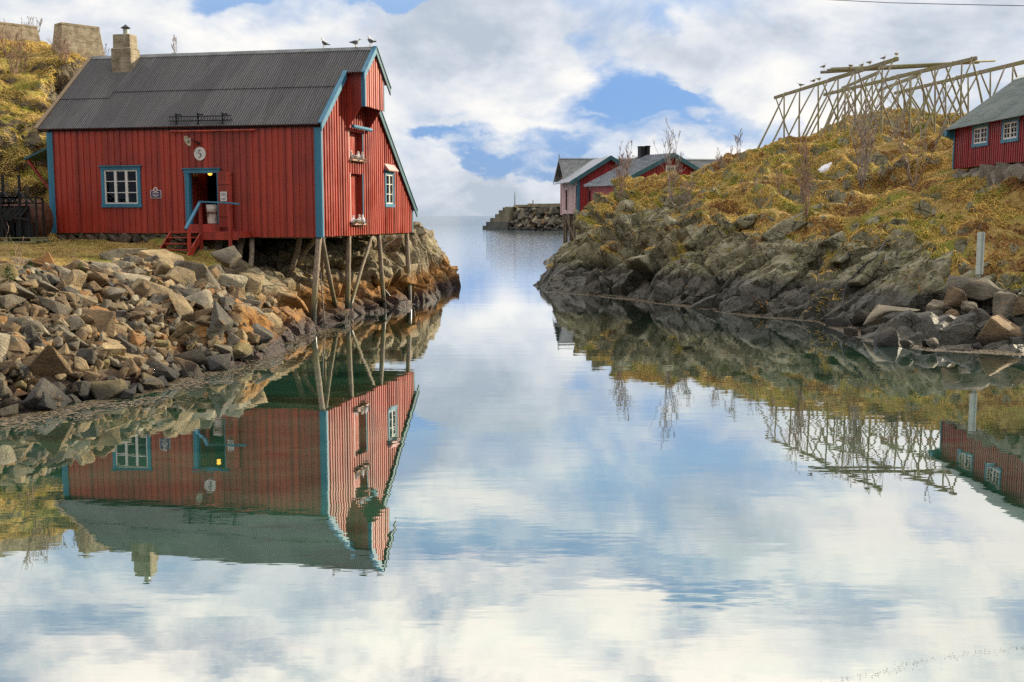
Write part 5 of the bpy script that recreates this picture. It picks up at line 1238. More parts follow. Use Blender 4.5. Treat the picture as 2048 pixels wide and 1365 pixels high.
# ------------------------------------------------------------------ black frames, rusty tank and pallet
g0 = at(50, 487, 41.0); gz = g0[2]
pal = thing('pallet', 'weathered wooden pallet under the black steel frames', 'pallet', (at(46,487,41)[0]-.35, 41.0, gz), -.05)
for k in range(5): mb = MB(); mb.box(-1.1, 1.1, -.6+.25*k, -.6+.25*k+.17, .20, .222); mb.build('board', M['grey_wood'], pal)
for x in (-1.05,-.07,.93): mb = MB(); mb.box(x, x+.13, -.58, .56, .085, .198); mb.build('bearer', M['grey_wood'], pal)
for k in range(3): mb = MB(); mb.box(-1.1, 1.1, -.6+.5*k, -.6+.5*k+.14, .03, .083); mb.build('board', M['grey_wood'], pal)
fx = lambda px: at(px, 440, 41)[0]
fz = lambda py: at(50, py, 41)[2]
def black_frame(pxs, label, seed):
    x0 = fx(pxs); rg = random.Random(seed); root = thing('steel_frame', label, 'steel frame', (x0, 41.0, gz+.225)); z = lambda py: fz(py)-gz-.225
    k = 41/F
    mb = MB(); mb.beam((0,0,z(410)), (0,0,z(350)), .075, .075); mb.build('upright', M['black_metal'], root)
    for s in (-1, 1):
        mb = MB(); mb.beam((0,-.02,z(384)), (s*24*k,-.25,z(408)), .05, .05); mb.beam((0,.02,z(384)), (s*20*k,.3,z(404)), .05, .05); mb.build('strut', M['black_metal'], root)
    mb = MB()
    for zz in (396, 407): mb.beam((-30*k,-.3,z(zz)), (38*k,-.3,z(zz)), .05, .05); mb.beam((-30*k,.3,z(zz)), (38*k,.3,z(zz)), .05, .05)
    for x in (-30*k, 38*k): mb.beam((x,-.3,z(396)), (x,-.3,.0), .06, .06); mb.beam((x,.3,z(396)), (x,.3,.0), .06, .06); mb.beam((x,-.3,z(396)),(x,.3,z(396)),.05,.05)
    for q in range(4): mb.beam(((-28+15*q)*k,-.31,z(407)), ((-20+15*q)*k,-.31,z(396)), .025, .025); mb.beam(((-20+15*q)*k,-.31,z(396)), ((-13+15*q)*k,-.31,z(407)), .025, .025)
    mb.build('cage', M['black_metal'], root)
    mb = MB()
    for q in range(5): mb.beam(((-12+8*q)*k,-.15+.05*(q%2),.02), ((-14+8*q+rg.uniform(-2,2))*k,-.12,z(412)), .09, .10)
    for q in range(4): mb.beam(((-22+9*q)*k,-.34,z(434)), ((-8+9*q)*k,-.26,z(416)), .05, .09)
    mb.beam((-26*k,-.33,z(432)), (24*k,-.3,z(440)), .09, .09); mb.beam((-18*k,-.36,z(470)), (-34*k,-.3,z(420)), .11, .11); mb.box(-16*k, 26*k, -.16, .22, .0, z(446))
    mb.build('tine_rack', M['black_metal'], root)
black_frame(42, 'black steel frame with an upright post on the pallet, nearer to the boathouse', 1)
black_frame(9, 'black steel frame at the left edge of the photo, partly cut off', 2)
tk = thing('tank', 'rust brown steel tank lying behind the black steel frames', 'tank', (at(55,480,42.6)[0], 42.6, ground(at(55,480,42.6)[0], 42.6)), -.06)
rt = .76; mb = MB(); rings = [[(x, rr_*math.cos(2*math.pi*k/32), rt+.06+rr_*math.sin(2*math.pi*k/32)) for k in range(32)] for x, rr_ in ((-1.9,.3),(-1.85,.55),(-1.75,.68),(-1.6,rt),(.55,rt),(.62,.745),(.76,.62),(.84,.44),(.88,.2))]
mb.loft(rings); mb.build('body', M['rust'], tk, smooth=True)
mb = MB()
for x in (-1.2, .1): mb.hexa([(x-.1,-.6,-.15),(x+.1,-.6,-.15),(x+.1,.6,-.15),(x-.1,.6,-.15)], [(x-.1,-.5,.26),(x+.1,-.5,.26),(x+.1,.5,.26),(x-.1,.5,.26)])
mb.build('saddle', M['rust'], tk)
mb = MB(); mb.tube([(-.5,0,2*rt+.02),(-.5,0,2*rt+.16)], .12, 12); mb.build('filler_neck', M['rust'], tk)

# ------------------------------------------------------------------ snow, hose, rope, wire, marker post
def snow(c, rx, ry, label, seed):
    n = 24; rings = []; e = .5; gx = (ground(c[0]+e, c[1])-ground(c[0]-e, c[1]))/(2*e); gy = (ground(c[0], c[1]+e)-ground(c[0], c[1]-e))/(2*e); z0 = .06+sum(ground(c[0]+a*.3, c[1]+b*.3) for a in (-1,0,1) for b in (-1,0,1))/9
    for rr_, z in ((1, -.3), (.97, .02), (.8, .045), (.45, .06), (.1, .065)):
        rings.append([(c[0]+rx*rr_*math.cos(6.283*k/n)*(1+.18*math.sin(k*2.3+seed)), c[1]+ry*rr_*math.sin(6.283*k/n)*(1+.2*math.sin(k*1.7+seed)), z0+z+gx*rx*rr_*math.cos(6.283*k/n)+gy*ry*rr_*math.sin(6.283*k/n)) for k in range(n)])
    mb = MB(); mb.loft(rings); o = mb.build('snow_patch', M['snow'], None, smooth=True); tag(o, label, 'snow patch')
p = hitg(1652, 341); snow(p, .42, .22, 'small patch of old snow in the grass of the rocky hill', 1)
mb = MB(); pts = []
for px, py in [(1776,494),(1765,505),(1745,525),(1728,541),(1712,552),(1700,566),(1691,582),(1684,598),(1681,616),(1684,632)]:
    q = hitg(px, py, 30); pts.append((q[0]-.06, q[1]-.45, q[2]+.16))
mb.tube(pts, .032, 8); tag(mb.build('hose', M['hose_black'], None, smooth=True), 'black hose running down the bare rock into the water', 'hose')
mb = MB(); mb.tube([at(641,545,41.2),at(643,575,41.0),at(646,610,40.7),at(649,640,40.5),onz(650,662,-.1)], .022, 6); tag(mb.build('rope', M['hose_black'], None, smooth=True), 'dark rope hanging beside the leaning corner pile into the water', 'rope')
mb = MB(); mb.tube([at(1480,-9,27),at(1660,0,25),at(1780,6,23.5),at(1900,9,22),at(2048,12,20.5),at(2250,8,18.5)], .007, 6); tag(mb.build('overhead_wire', M['hose_black'], None, smooth=True), 'thin dark overhead wire crossing the upper right corner of the sky', 'wire')
mp = at(1957, 572, 38.4); zt = at(1957, 465, 38.4)[2]; zb_ = at(1957, 549, 38.4)[2]
mk = thing('marker_post', 'pale panelled marker post standing in the rocks of the right shore', 'marker post', (mp[0], mp[1], mp[2]-.15), R(14))
mb = MB(); mb.tube([(.03,.02,-.3),(.03,.02,zt-mp[2]+.13)], .045, 10); mb.build('post', M['galvanised'], mk)
for x0, x1, y in ((-.165,-.015,-.05),(.075,.13,-.05)): mb = MB(); mb.box(x0, x1, y, y+.03, zb_-mp[2]+.15, zt-mp[2]+.15); mb.build('panel', M['panel_white'], mk, bevel=.004)
mb = MB(); mb.box(-.014,.074,-.035,-.012, zb_-mp[2]+.15, zt-mp[2]+.17); mb.build('channel', M['galvanised'], mk)

# ------------------------------------------------------------------ gulls
def gull_proto():
    root = thing('gull', 'gull', 'gull', (0,0,0)); mb = MB(); rings = []
    for x, z, ry, rz_ in ((-.30,.215,.012,.006),(-.22,.215,.035,.016),(-.14,.205,.062,.045),(-.04,.195,.082,.078),(.06,.20,.080,.082),(.12,.225,.062,.068),(.15,.265,.042,.046),(.165,.305,.036,.036),(.185,.335,.040,.038),(.215,.345,.034,.030),(.24,.338,.014,.013)):
        rings.append([(x*(.85 if x < 0 else 1), 1.25*ry*math.cos(6.283*k/14), z+1.15*rz_*math.sin(6.283*k/14)) for k in range(14)])
    mb.loft(rings); mb.build('body', M['gull_white'], root, smooth=True)
    for s in (-1, 1):
        mb = MB(); rings = []
        for x, z, h in ((.11,.235,.03),(.05,.235,.062),(-.06,.222,.062),(-.16,.215,.040),(-.24,.212,.018)):
            y = .098 if x > -.1 else .062; rings.append([(x, s*(y+.012), z-h), (x, s*(y-.006), z+h*.75), (x, s*(y-.03), z+h*.8), (x, s*(y-.012), z-h*.8)][::s])
        mb.loft(rings); mb.build('wing', M['gull_grey'], root, smooth=True)
        mb = MB(); mb.loft([[(x, s*(y_+.010), z-h), (x, s*(y_-.006), z+h), (x, s*(y_-.02), z+h), (x, s*(y_-.008), z-h)][::s] for x, z, h, y_ in ((-.232,.214,.017,.06),(-.30,.222,.005,.035))]); mb.build('wing_tip', M['gull_black'], root)
        mb = MB(); mb.tube([(.0, s*.03, .13), (.012, s*.03, .0)], .008, 6); mb.hexa([(-.005,s*.03-.02,-.004),(.055,s*.03-.03,-.004),(.055,s*.03+.03,-.004),(-.005,s*.03+.02,-.004)], [(-.005,s*.03-.01,.006),(.055,s*.03-.03,.003),(.055,s*.03+.03,.003),(-.005,s*.03+.01,.006)]); mb.build('leg', M['beak_yellow'], root)
        mb = MB(); mb.ell((.212, s*.030, .352), (.008,.006,.008), 8, 6); mb.build('eye', M['gull_black'], root)
    mb = MB(); mb.loft([[(x, r_*math.cos(6.283*k/8), z+r_*math.sin(6.283*k/8)) for k in range(8)] for x, z, r_ in ((.235,.338,.013),(.265,.334,.010),(.29,.324,.004))]); mb.build('beak', M['beak_yellow'], root)
    return root
GULL = gull_proto(); gfirst = [True]
def gull(loc, yaw, label, group, scale=1., pitch=0.):
    if gfirst[0]:
        gfirst[0] = False; GULL.location = [float(v) for v in loc]; GULL.rotation_euler = (0, pitch, yaw); GULL.scale = (scale,)*3; return tag(GULL, label, 'gull', group)
    return dup(GULL, loc, (0, pitch, yaw), scale, label, group)
RG = 'gulls on the boathouse ridge'; zr_ = rz(VR)+.085
for px, yaw, pit, sc, lab in [(647, R(170), -.4, .9, 'slim grey gull standing upright on the roof ridge, leftmost of three'), (711, R(5), 0, .92, 'grey winged gull facing right on the roof ridge, middle of three'), (741, R(150), -.25, 1.0, 'big pale gull at the very end of the roof ridge above the hoist')]:
    u = planehit(px, 100, VR, 'v')[0]; w = hw(u, VR, zr_+ (.03 if pit else 0)); gull(w, yaw-HA, lab, RG, sc, pit)
NG = 'nesting gulls on the gable ledges'
for k, (v0, v1, z, nm) in enumerate(((uv0, uv1, uz0, 'upper'), (lv0, lv1, lz0, 'lower'))):
    for j in range(4):
        v = v0+.10+(v1-v0+.0)*(j+.25)/4; w = hw(.09+.03*(j%2), v, z-.075)
        lab = ('leftmost gull', 'second gull from the left', 'third gull from the left', 'rightmost gull')[j] + f' nesting on the {nm} loft door ledge'
        gull(w, R((100, 60, 115, 125)[j])-HA + (R(180) if (j+k) % 3 == 0 else 0), lab, NG, (.95,.85,1.0,1.0)[j], (-.35,-.1,-.5,-.45)[j])
    rg = random.Random(40+k); o = thing('nest', f'untidy straw nest along the {nm} loft door ledge', 'nest', hw(.09, (v0+v1)/2, z-.01), -HA); mb = MB()
    for q in range(260):
        a = Vector((rg.uniform(-.14,.16), rg.uniform(-(v1-v0)/2, (v1-v0)/2+.05), rg.uniform(-.06,.09))); d = Vector((rg.gauss(0,.5), rg.gauss(0,1), rg.gauss(0,.35))).normalized()*rg.uniform(.08,.2); mb.beam(a, a+d, .012, .012)
    mb.build('straw', M['nest'], o)

# ------------------------------------------------------------------ fish drying racks
def pole(mb, a, b, r0, r1=None, n=8):
    a = Vector(a); b = Vector(b); rg = random.Random(int((a.x*131+a.y*71+b.x*37)*10)); pts = []; rad = []; r1 = r1 or r0
    s = Vector((rg.gauss(0,1), rg.gauss(0,1), rg.gauss(0,.3)))*.025
    for k in range(6): t = k/5; pts.append(a.lerp(b, t)+s*math.sin(t*3.14)); rad.append(r0+(r1-r0)*t)
    mb.tube(pts, rad, n)
def rack(A, B, label, posts, lefts, rights, spread=2.3, r=.095, seed=0, dz=0):
    A = np.array(A, float); B = np.array(B, float); rg = random.Random(seed); d = (B-A); dn = d[:2]/np.linalg.norm(d[:2]); pn = np.array([dn[1], -dn[0]])
    if pn[0] > 0: pn = -pn                                    # towards the left of the picture
    mid = A+(B-A)*.5; g = ground(mid[0], mid[1]); root = thing('drying_rack', label, 'drying rack', (mid[0], mid[1], g)); o = np.array([mid[0], mid[1], g])
    mb = MB(); a, b = A-o, B-o; mb.beam(a, a+(b-a)*.52, .15, .22); mb.beam(a+(b-a)*.49+(0,0,.02), b, .17, .25); mb.build('beam', M['grey_wood'], root, bevel=.02)
    def part(nm, t, off, over, rr_):
        top = A+d*t; f = np.array([top[0]+pn[0]*off, top[1]+pn[1]*off, 0]); f[2] = ground(f[0], f[1])-.25
        tp = np.array([top[0]-pn[0]*over*.18 + pn[0]*.12*(1 if off >= 0 else -1), top[1]-pn[1]*over*.18+ pn[1]*.12*(1 if off >= 0 else -1), top[2]+over*.25-.05]); mb = MB(); pole(mb, f-o, tp-o, rr_*1.15, rr_*.85); mb.build(nm, M['grey_wood'], root, smooth=True)
    for t in posts: part('post', t, .0, -.2, r)
    for t in lefts: part('brace', t, spread*rg.uniform(.85,1.15), rg.uniform(0,1), r*rg.uniform(.9,1.1))
    for t in rights: part('brace', t, -spread*rg.uniform(.7,1.1), rg.uniform(0,1.4), r*rg.uniform(.85,1.1))
    return root
def tpx(A, B, px):                                            # where along A-B a photo column falls
    lo, hi = -.3, 1.3
    for _ in range(40):
        m = (lo+hi)/2; p = np.array(A)+(np.array(B)-np.array(A))*m
        if pix(p)[0] < px: lo = m
        else: hi = m
    return lo
A1, B1 = at(1549, 196, 84), at(1796, 118, 72)
T1 = lambda L: [tpx(A1, B1, x) for x in L]
rack(A1, B1, 'front fish drying rack, long and lichen grown, gulls sitting on its beam', T1([1572,1603,1640,1680,1714,1769]), T1([1570,1597,1633,1657,1677,1710,1766,1788]), T1([1546,1640,1712]), 2.8, .062, seed=1)
A2, B2 = at(1648, 190, 84), at(1953, 117, 69.5); T2 = lambda L: [tpx(A2, B2, x) for x in L]
rack(A2, B2, 'second fish drying rack with its raised end left of the cabin roof', T2([1694,1735,1767,1824,1874,1928]), T2([1664,1680,1703,1730,1760,1800,1846,1880,1905,1948]), T2([1686,1697,1715,1740,1786,1828,1855,1884,1934]), 2.5, .062, seed=2)
A3, B3 = at(1789, 187, 84), at(2075, 118, 70.5); T3 = lambda L: [tpx(A3, B3, x) for x in L]
rack(A3, B3, 'third fish drying rack running out of the photo behind the cabin roof', T3([1813,1850,1895,1940,1985,2030]), T3([1800,1830,1866,1912,1960,2012]), T3([1806,1842,1880,1905,1950,2019]), 2.4, .062, seed=3)
A4, B4 = at(1684, 177, 97), at(1756, 146, 88); T4 = lambda L: [tpx(A4, B4, x) for x in L]
rack(A4, B4, 'short fish drying rack far back, seen between the poles of the front rack', T4([1700,1726,1748]), T4([1692,1716,1742]), T4([1690,1722,1750]), 2.3, .062, seed=4)
A5, B5 = at(1755, 182, 98), at(1835, 152, 88); T5 = lambda L: [tpx(A5, B5, x) for x in L]
rack(A5, B5, 'farthest fish drying rack, seen through the second rack', T5([1770,1800,1826]), T5([1764,1790,1822]), T5([1768,1796,1830]), 2.3, .062, seed=5)
for k, (a, b, lab) in enumerate([((1642,145,77),(1900,131,81),'long loose pole laid across the rack beams, lowest of the bundle'),((1655,141,77.2),(1958,126,81.5),'long pale loose pole laid across the rack beams, middle of the bundle'),((1662,138.5,77.4),(1990,122,81.8),'thin loose pole laid across the rack beams, topmost of the bundle')]):
    a = at(*a); b = at(*b); mb = MB(); pole(mb, a, b, .10, .07); tag(mb.build('loose_pole', M['grey_wood'], None, smooth=True), lab, 'pole', 'loose poles on the drying racks')
BG = 'gulls on the drying racks'
names = ['farthest left gull on the front drying rack beam','left gull of a close pair on the front rack beam','right gull of a close pair on the front rack beam',None,None,'gull on the front rack beam right above the loose poles','gull in the middle of the right half of the front rack beam','gull near the raised end of the front rack beam','gull at the very tip of the front rack beam']
for k, (px, yaw) in enumerate([(1601,150),(1628,20),(1638,40),(1648,20),(1701,100),(1724,40),(1739,30),(1768,25),(1792.5,60)]):
    if k == 3: w = at(1648, 139, 77.1); lab = 'gull at the left tip of the loose pole bundle'
    elif k == 4: w = at(1701, 137.5, 77.6); lab = 'gull on the loose pole bundle right at the front rack beam'
    else: t = tpx(A1, B1, px); w = A1+(B1-A1)*t + (0,0,.15 if t > .5 else .13); lab = names[k]
    gull(w, R(yaw), lab, BG, 1.0, -.25 if k % 2 else -.05)

# ------------------------------------------------------------------ red cabin on the right hill
KX, KY, KB, KE, KR, KD = 22.25, 56.0, 6.45, 8.58, 10.95, 3.25
K = thing('cabin', 'small red board cabin with grey roof and two white-barred windows on the hill', 'cabin', (KX, KY, 0), -R(90))
KL = 9.5; kz = lambda y: KE + (KR-KE)*y/KD if y <= KD else KR-(KR-KE)*(y-KD)/KD
def ks(px): return KY - (KX*F/(px-1024) + 3.8*math.sin(TH))/math.cos(TH)
w1a, w1b, w2a, w2b = ks(1947.6)+.0, ks(1980), ks(2006.5), ks(2041); wz0_, wz1_ = 7.36, 8.40
mb = MB(); strips(mb, (0,0,0), (1,0,0), (0,-1,0), 0, KL, lambda s: KB, lambda s: KE-.02, [(w1a+.1,w1b-.1,wz0_+.1,wz1_-.05),(w2a+.1,w2b-.1,wz0_+.1,wz1_-.05)], .22, .12, .05, .05, random.Random(6)); mb.build('wall', M['cabin_red'], K)
mb = MB(); strips(mb, (0,0,0), (0,1,0), (-1,0,0), 0, 2*KD, lambda s: KB, lambda s: kz(s)-.03, [], .22, .12, .05, .04, random.Random(7)); mb.build('wall', M['cabin_red'], K)
mb = MB(); strips(mb, (KL,0,0), (0,1,0), (1,0,0), 0, 2*KD, lambda s: KB, lambda s: kz(s)-.03, [], .22, .12, .05, .04, random.Random(8)); mb.build('wall', M['cabin_red'], K)
mb = MB(); strips(mb, (0,2*KD,0), (1,0,0), (0,1,0), 0, KL, lambda s: KB, lambda s: KE-.02, [], .22, .12, .05, .04, random.Random(9)); mb.build('wall', M['cabin_red'], K)
mb = MB(); mb.box(.06, KL-.06, .06, 2*KD-.06, KB, KB+.2); mb.build('floor', M['grey_wood'], K)
mb = MB(); sl = (KR-KE)/KD
corr(mb, -.42, KL+.4, [(-.42, KE-.42*sl+.10), (KD, KR+.10)], .15, .024); corr(mb, -.42, KL+.4, [(2*KD+.42, KE-.42*sl+.10), (KD, KR+.10)], .15, .024); kro = mb.build('roof', M['roof_grey'], K, smooth=True)
mb = MB(); mb.add([(-.4,-.40,KE-.40*sl+.06),(KL+.38,-.40,KE-.40*sl+.06),(KL+.38,KD,KR+.06),(-.4,KD,KR+.06),(KL+.38,2*KD+.4,KE-.4*sl+.06),(-.4,2*KD+.4,KE-.4*sl+.06)], [(0,1,2,3),(3,2,4,5)]); mb.build('roof_boarding', M['cabin_red'], kro)
mb = MB()
for sg in (-1, 1): a = KD+sg*.28; q = KR+.13-.28*sl; mb.hexa([(-.44,KD,KR+.125),(KL+.4,KD,KR+.125),(KL+.4,a,q),(-.44,a,q)], [(-.44,KD,KR+.15),(KL+.4,KD,KR+.15),(KL+.4,a,q+.025),(-.44,a,q+.025)])
mb.build('ridge_cap', M['panel_white'], kro)
for a, b in ((-.47, KD), (2*KD+.47, KD)):
    za = KE-.47*sl; mb = MB(); mb.hexa([(-.47,a,za-.17),(-.43,a,za-.17),(-.43,b,KR-.14),(-.47,b,KR-.14)], [(-.47,a,za+.11),(-.43,a,za+.11),(-.43,b,KR+.12),(-.47,b,KR+.12)]); mb.build('bargeboard', M['teal_paint'], K)
mb = MB(); mb.hexa([(-.425,-.44,KE-.44*sl-.18),(-.04,-.44,KE-.44*sl-.18),(-.04,-.01,KE-.44*sl-.36),(-.425,-.01,KE-.44*sl-.36)], [(-.425,-.44,KE-.44*sl+.06),(-.04,-.44,KE-.44*sl+.06),(-.04,-.01,KE-.03),(-.425,-.01,KE-.03)]); mb.build('eave_end', M['blue_paint'], K)
mb = MB(); mb.box(-.05, .10, -.085, -.052, KB-.02, KE-.12); mb.build('corner_board', M['blue_paint'], K)
mb = MB(); mb.box(-.08, -.053, -.05, .12, KB-.02, KE-.05); mb.build('corner_board', M['blue_paint'], K)
for a, b in ((w1a, w1b), (w2a, w2b)): window(K, (a, -.05, wz0_), (1,0,0), (0,-1,0), b-a, wz1_-wz0_, 4, 3, 'blue_paint', cw=.15, mull=[.035,.10,.035], sash=.07)
rg = random.Random(31); x = -.2
while x < KL:
    w = rg.uniform(.5, 1.1); o = bpy.data.objects.new('foundation_stone', rg.choice(SHAPES['flat' if rg.random() < .5 else 'blocky'])); C.objects.link(o); o.parent = K
    o.location = (x+w/2, .10+rg.uniform(-.1,.05), KB-.62+rg.uniform(-.05,.03)); o.scale = (w*1.05, 1.0, 1.5); o.rotation_euler = (0, 0, rg.uniform(-.3,.3)); k = rg.uniform(.7,1.1); o.color = (.36*k,.33*k,.26*k,1); x += w*.8

# ------------------------------------------------------------------ houses beyond the hill
yw = R(8); DU = np.array([math.cos(yw), math.sin(yw)]); DV = np.array([-math.sin(yw), math.cos(yw)])
def simple_roof(mb, pts_low, pts_high, t=.12): mb.hexa([*(Vector(p) for p in pts_low), *(Vector(p) for p in reversed(pts_high))], [*(Vector(p)+Vector((0,0,t)) for p in pts_low), *(Vector(p)+Vector((0,0,t)) for p in reversed(pts_high))])
# long house with its dark ridge across the picture
o = np.array([5.9, 123.0]); RZ = 10.35; EZ = 7.9; HW = 3.3; LN = 18.2
hl = thing('long_house', 'long red house with dark corrugated roof farthest back, gable towards the sea', 'house', (o[0], o[1], 1), yw); z = lambda q: q-1
mb = MB(); strips(mb, (0,-HW+.35,0), (1,0,0), (0,-1,0), 0, LN, lambda s: z(4.2), lambda s: z(EZ+.15), [], .3, .16, .05, .03, random.Random(1)); mb.build('wall', M['cabin_red'], hl)
mb = MB(); strips(mb, (0,-HW+.35,0), (0,1,0), (-1,0,0), 0, 2*HW-.7, lambda s: z(4.2), lambda s: z(RZ-.1-abs(s-HW+.35)*(RZ-EZ)/HW), [], .3, .16, .05, .03, random.Random(2)); mb.build('wall', M['pale_red_boards'], hl)
mb = MB(); mb.box(0, LN, HW-.5, HW-.35, z(4.2), z(EZ+.1)); mb.box(LN-.1, LN, -HW+.4, HW-.5, z(4.2), z(EZ+.1)); mb.box(.06, LN-.1, -HW+.42, HW-.52, z(4.2), z(4.4)); mb.build('wall', M['cabin_red'], hl)
mb = MB(); corr(mb, -.7, LN+.3, [(-HW, z(EZ)), (0, z(RZ))], .2, .03); corr(mb, -.7, LN+.3, [(HW, z(EZ)), (0, z(RZ))], .2, .03); mb.build('roof', M['sheet_grey'], hl, smooth=True)
for sg in (-1, 1): mb = MB(); mb.hexa([(-.76,sg*HW*1.02,z(EZ)-.3),(-.71,sg*HW*1.02,z(EZ)-.3),(-.71,0,z(RZ)-.25),(-.76,0,z(RZ)-.25)], [(-.76,sg*HW*1.02,z(EZ)+.04),(-.71,sg*HW*1.02,z(EZ)+.04),(-.71,0,z(RZ)+.08),(-.76,0,z(RZ)+.08)]); mb.build('bargeboard', M['sheet_grey'], hl)
mb = MB(); mb.box(-.75, LN+.3, -.12, .12, z(RZ)+.03, z(RZ)+.10); mb.build('ridge_cap', M['panel_white'], hl)
mb = MB(); mb.tube([(-.7,0,z(RZ)),(-.7,0,z(RZ)+.5)], .04, 6); mb.build('finial', M['black_metal'], hl)
for k in range(6): mb = MB(); mb.tube([(.3+2.6*k,-HW+.6,-.6),(.3+2.6*k,-HW+.6,z(4.2))], .13, 8); mb.build('pile', M['pile_wood'], hl)
# gabled boathouse on stilts in front of it
GA = at(1222, 313, 113); WL0 = at(1154, 428, 113); e0 = at(1139, 365, 112.6)
st = thing('stilt_house', 'red gabled house on tall stilts at the sound, left wall bleached pale', 'boathouse', (WL0[0], WL0[1], 1), yw)
gx = float(np.dot((GA-WL0)[:2], DU)); gz_ = GA[2]-1; ez_ = e0[2]-1; ex = float(np.dot((e0-WL0)[:2], DU)); zb2 = WL0[2]-1; DP = 8.2; s2 = (gz_-ez_)/(gx-ex); rf = lambda x: gz_-abs(x-gx)*s2
mb = MB(); strips(mb, (0,0,0), (1,0,0), (0,-1,0), 0, 2*gx, lambda s: zb2, lambda s: rf(s)-.12, [(gx-.6,gx+.6,5.6,7.0)], .3, .2, .05, .035, random.Random(3)); mb.build('wall', M['cabin_red'], st)
mb = MB(); strips(mb, (0,0,0), (0,1,0), (-1,0,0), 0, DP, lambda s: zb2, lambda s: rf(0)-.12, [(5.2,6.3,zb2+.35,zb2+2.55)], .42, .36, .05, .02, random.Random(4)); mb.build('wall', M['pale_red_boards'], st, label='bleached pale side wall')
mb = MB(); mb.box(.10,.12,5.2,6.3,zb2+.3,zb2+2.6); mb.build('shutter', M['rust'], st)
mb = MB(); mb.box(-.06,0,5.1,6.4,zb2+2.56,zb2+2.66); mb.box(-.08,.0,5.1,6.4,zb2+.24,zb2+.34); mb.build('window_trim', M['white_paint'], st)
mb = MB(); mb.box(.06, 2*gx-.06, DP-.1, DP, zb2, rf(0)-.2); mb.box(.06, 2*gx-.06, .06, DP-.1, zb2+.02, zb2+.25); mb.box(2*gx-.1, 2*gx, .06, DP-.1, zb2+.25, rf(0)-.2); mb.build('wall', M['cabin_red'], st)
mb = MB(); simple_roof(mb, [(ex,-.5,ez_),(ex,DP+.2,ez_)], [(gx,-.5,gz_),(gx,DP+.2,gz_)], .08); simple_roof(mb, [(2*gx-ex,-.5,ez_),(2*gx-ex,DP+.2,ez_)], [(gx+.002,-.5,gz_),(gx+.002,DP+.2,gz_)], .08); mb.build('roof', M['roof_blue_grey'], st)
for sg in (0, 1):
    xa = ex if sg == 0 else 2*gx-ex; mb = MB(); mb.hexa([(xa,-.56,ez_-.36),(gx,-.56,gz_-.36),(gx,-.50,gz_-.36),(xa,-.50,ez_-.36)], [(xa,-.56,ez_+.1),(gx,-.56,gz_+.1),(gx,-.50,gz_+.1),(xa,-.50,ez_+.1)]); mb.build('bargeboard', M['teal_paint'], st)
mb = MB(); mb.box(-.04, .26, -.07, -.037, zb2, rf(0)-.3); mb.build('corner_board', M['blue_paint'], st)
mb = MB(); mb.tube([(ex+.2,-.3,ez_-.05),(-.12,-.18,ez_-.35),(-.14,-.14,zb2)], .05, 6); mb.build('downpipe', M['black_metal'], st)
window(st, (gx-.75,-.04,5.5), (1,0,0), (0,-1,0), 1.5, 1.55, 2, 2, 'white_paint', cw=.12)
for x, y in ((.15,.2),(.15,2.3),(.15,4.6),(.15,6.9),(.15,8.0),(1.2,.3),(1.6,3),(2.4,.3),(3.4,.4)): mb = MB(); mb.tube([(x+.1,y,-.8),(x,y,zb2)], .13, 8); mb.build('pile', M['pile_wood'], st)
mb = MB(); mb.beam((.15,6.9,zb2-.1),(.2,2.4,zb2-2.6),.12,.12); mb.build('diagonal_brace', M['pile_wood'], st)
# grey roofed cottage with a seamed roof and its gable to the right
B3 = np.array([12.3, 105.0]); C3 = np.array([14.45, 101.0]); rd = (C3-B3)/np.linalg.norm(C3-B3); pr = np.array([-rd[1]*-1, rd[0]*-1]); pr = np.array([rd[1], -rd[0]]); pr = pr if pr[0] < 0 else -pr
yc = math.atan2(rd[1], rd[0]); ct = thing('cottage', 'red cottage with broad grey seamed roof rising behind the grassy hill', 'cottage', (*B3, 2), yc)
lf = -1 if np.dot(pr, np.array([-rd[1], rd[0]])) < 0 else 1; LC = float(np.linalg.norm(C3-B3)); RZ3, EZ3, HW3 = 9.62-2, 6.75-2, 6.3; LW = .35
mb = MB()
for sg in (-1, 1): simple_roof(mb, [(-.3,sg*HW3,EZ3),(LC+LW,sg*HW3,EZ3)], [(-.3,sg*.001,RZ3),(LC+LW,sg*.001,RZ3)], .10)
rc = mb.build('roof', M['roof_blue_grey'], ct)
mb = MB(); n = 14
for sg in (-1, 1):
    for k in range(n+1): x = -.3+(LC+LW+.3)*k/n; mb.beam((x,sg*HW3,EZ3+.12), (x,sg*.05,RZ3+.12), .06, .08)
mb.build('seam', M['roof_blue_grey'], rc)
for sg in (-1, 1): mb = MB(); mb.hexa([(LC+LW+.003,sg*HW3*1.01,EZ3-.3),(LC+LW+.06,sg*HW3*1.01,EZ3-.3),(LC+LW+.06,0,RZ3-.26),(LC+LW+.003,0,RZ3-.26)], [(LC+LW+.003,sg*HW3*1.01,EZ3+.12),(LC+LW+.06,sg*HW3*1.01,EZ3+.12),(LC+LW+.06,0,RZ3+.14),(LC+LW+.003,0,RZ3+.14)]); mb.build('bargeboard', M['teal_paint'], ct)
mb = MB(); strips(mb, (LC,-HW3+.4,0), (0,1,0), (1,0,0), 0, 2*HW3-.8, lambda s: 1.0, lambda s: RZ3-.08-abs(s-HW3+.4)*(RZ3-EZ3)/HW3, [(HW3-.9,HW3+.1,5.1,6.5)], .3, .2, .05, .035, random.Random(5)); mb.build('wall', M['cabin_red'], ct)
mb = MB()
for sg in (-1, 1): mb.box(0, LC-.06, sg*(HW3-.4)-.06, sg*(HW3-.4)+.06, 1.0, EZ3+.1)
mb.box(0,.1,-HW3+.5,HW3-.5,1.0,EZ3+.1); mb.build('wall', M['cabin_red'], ct)
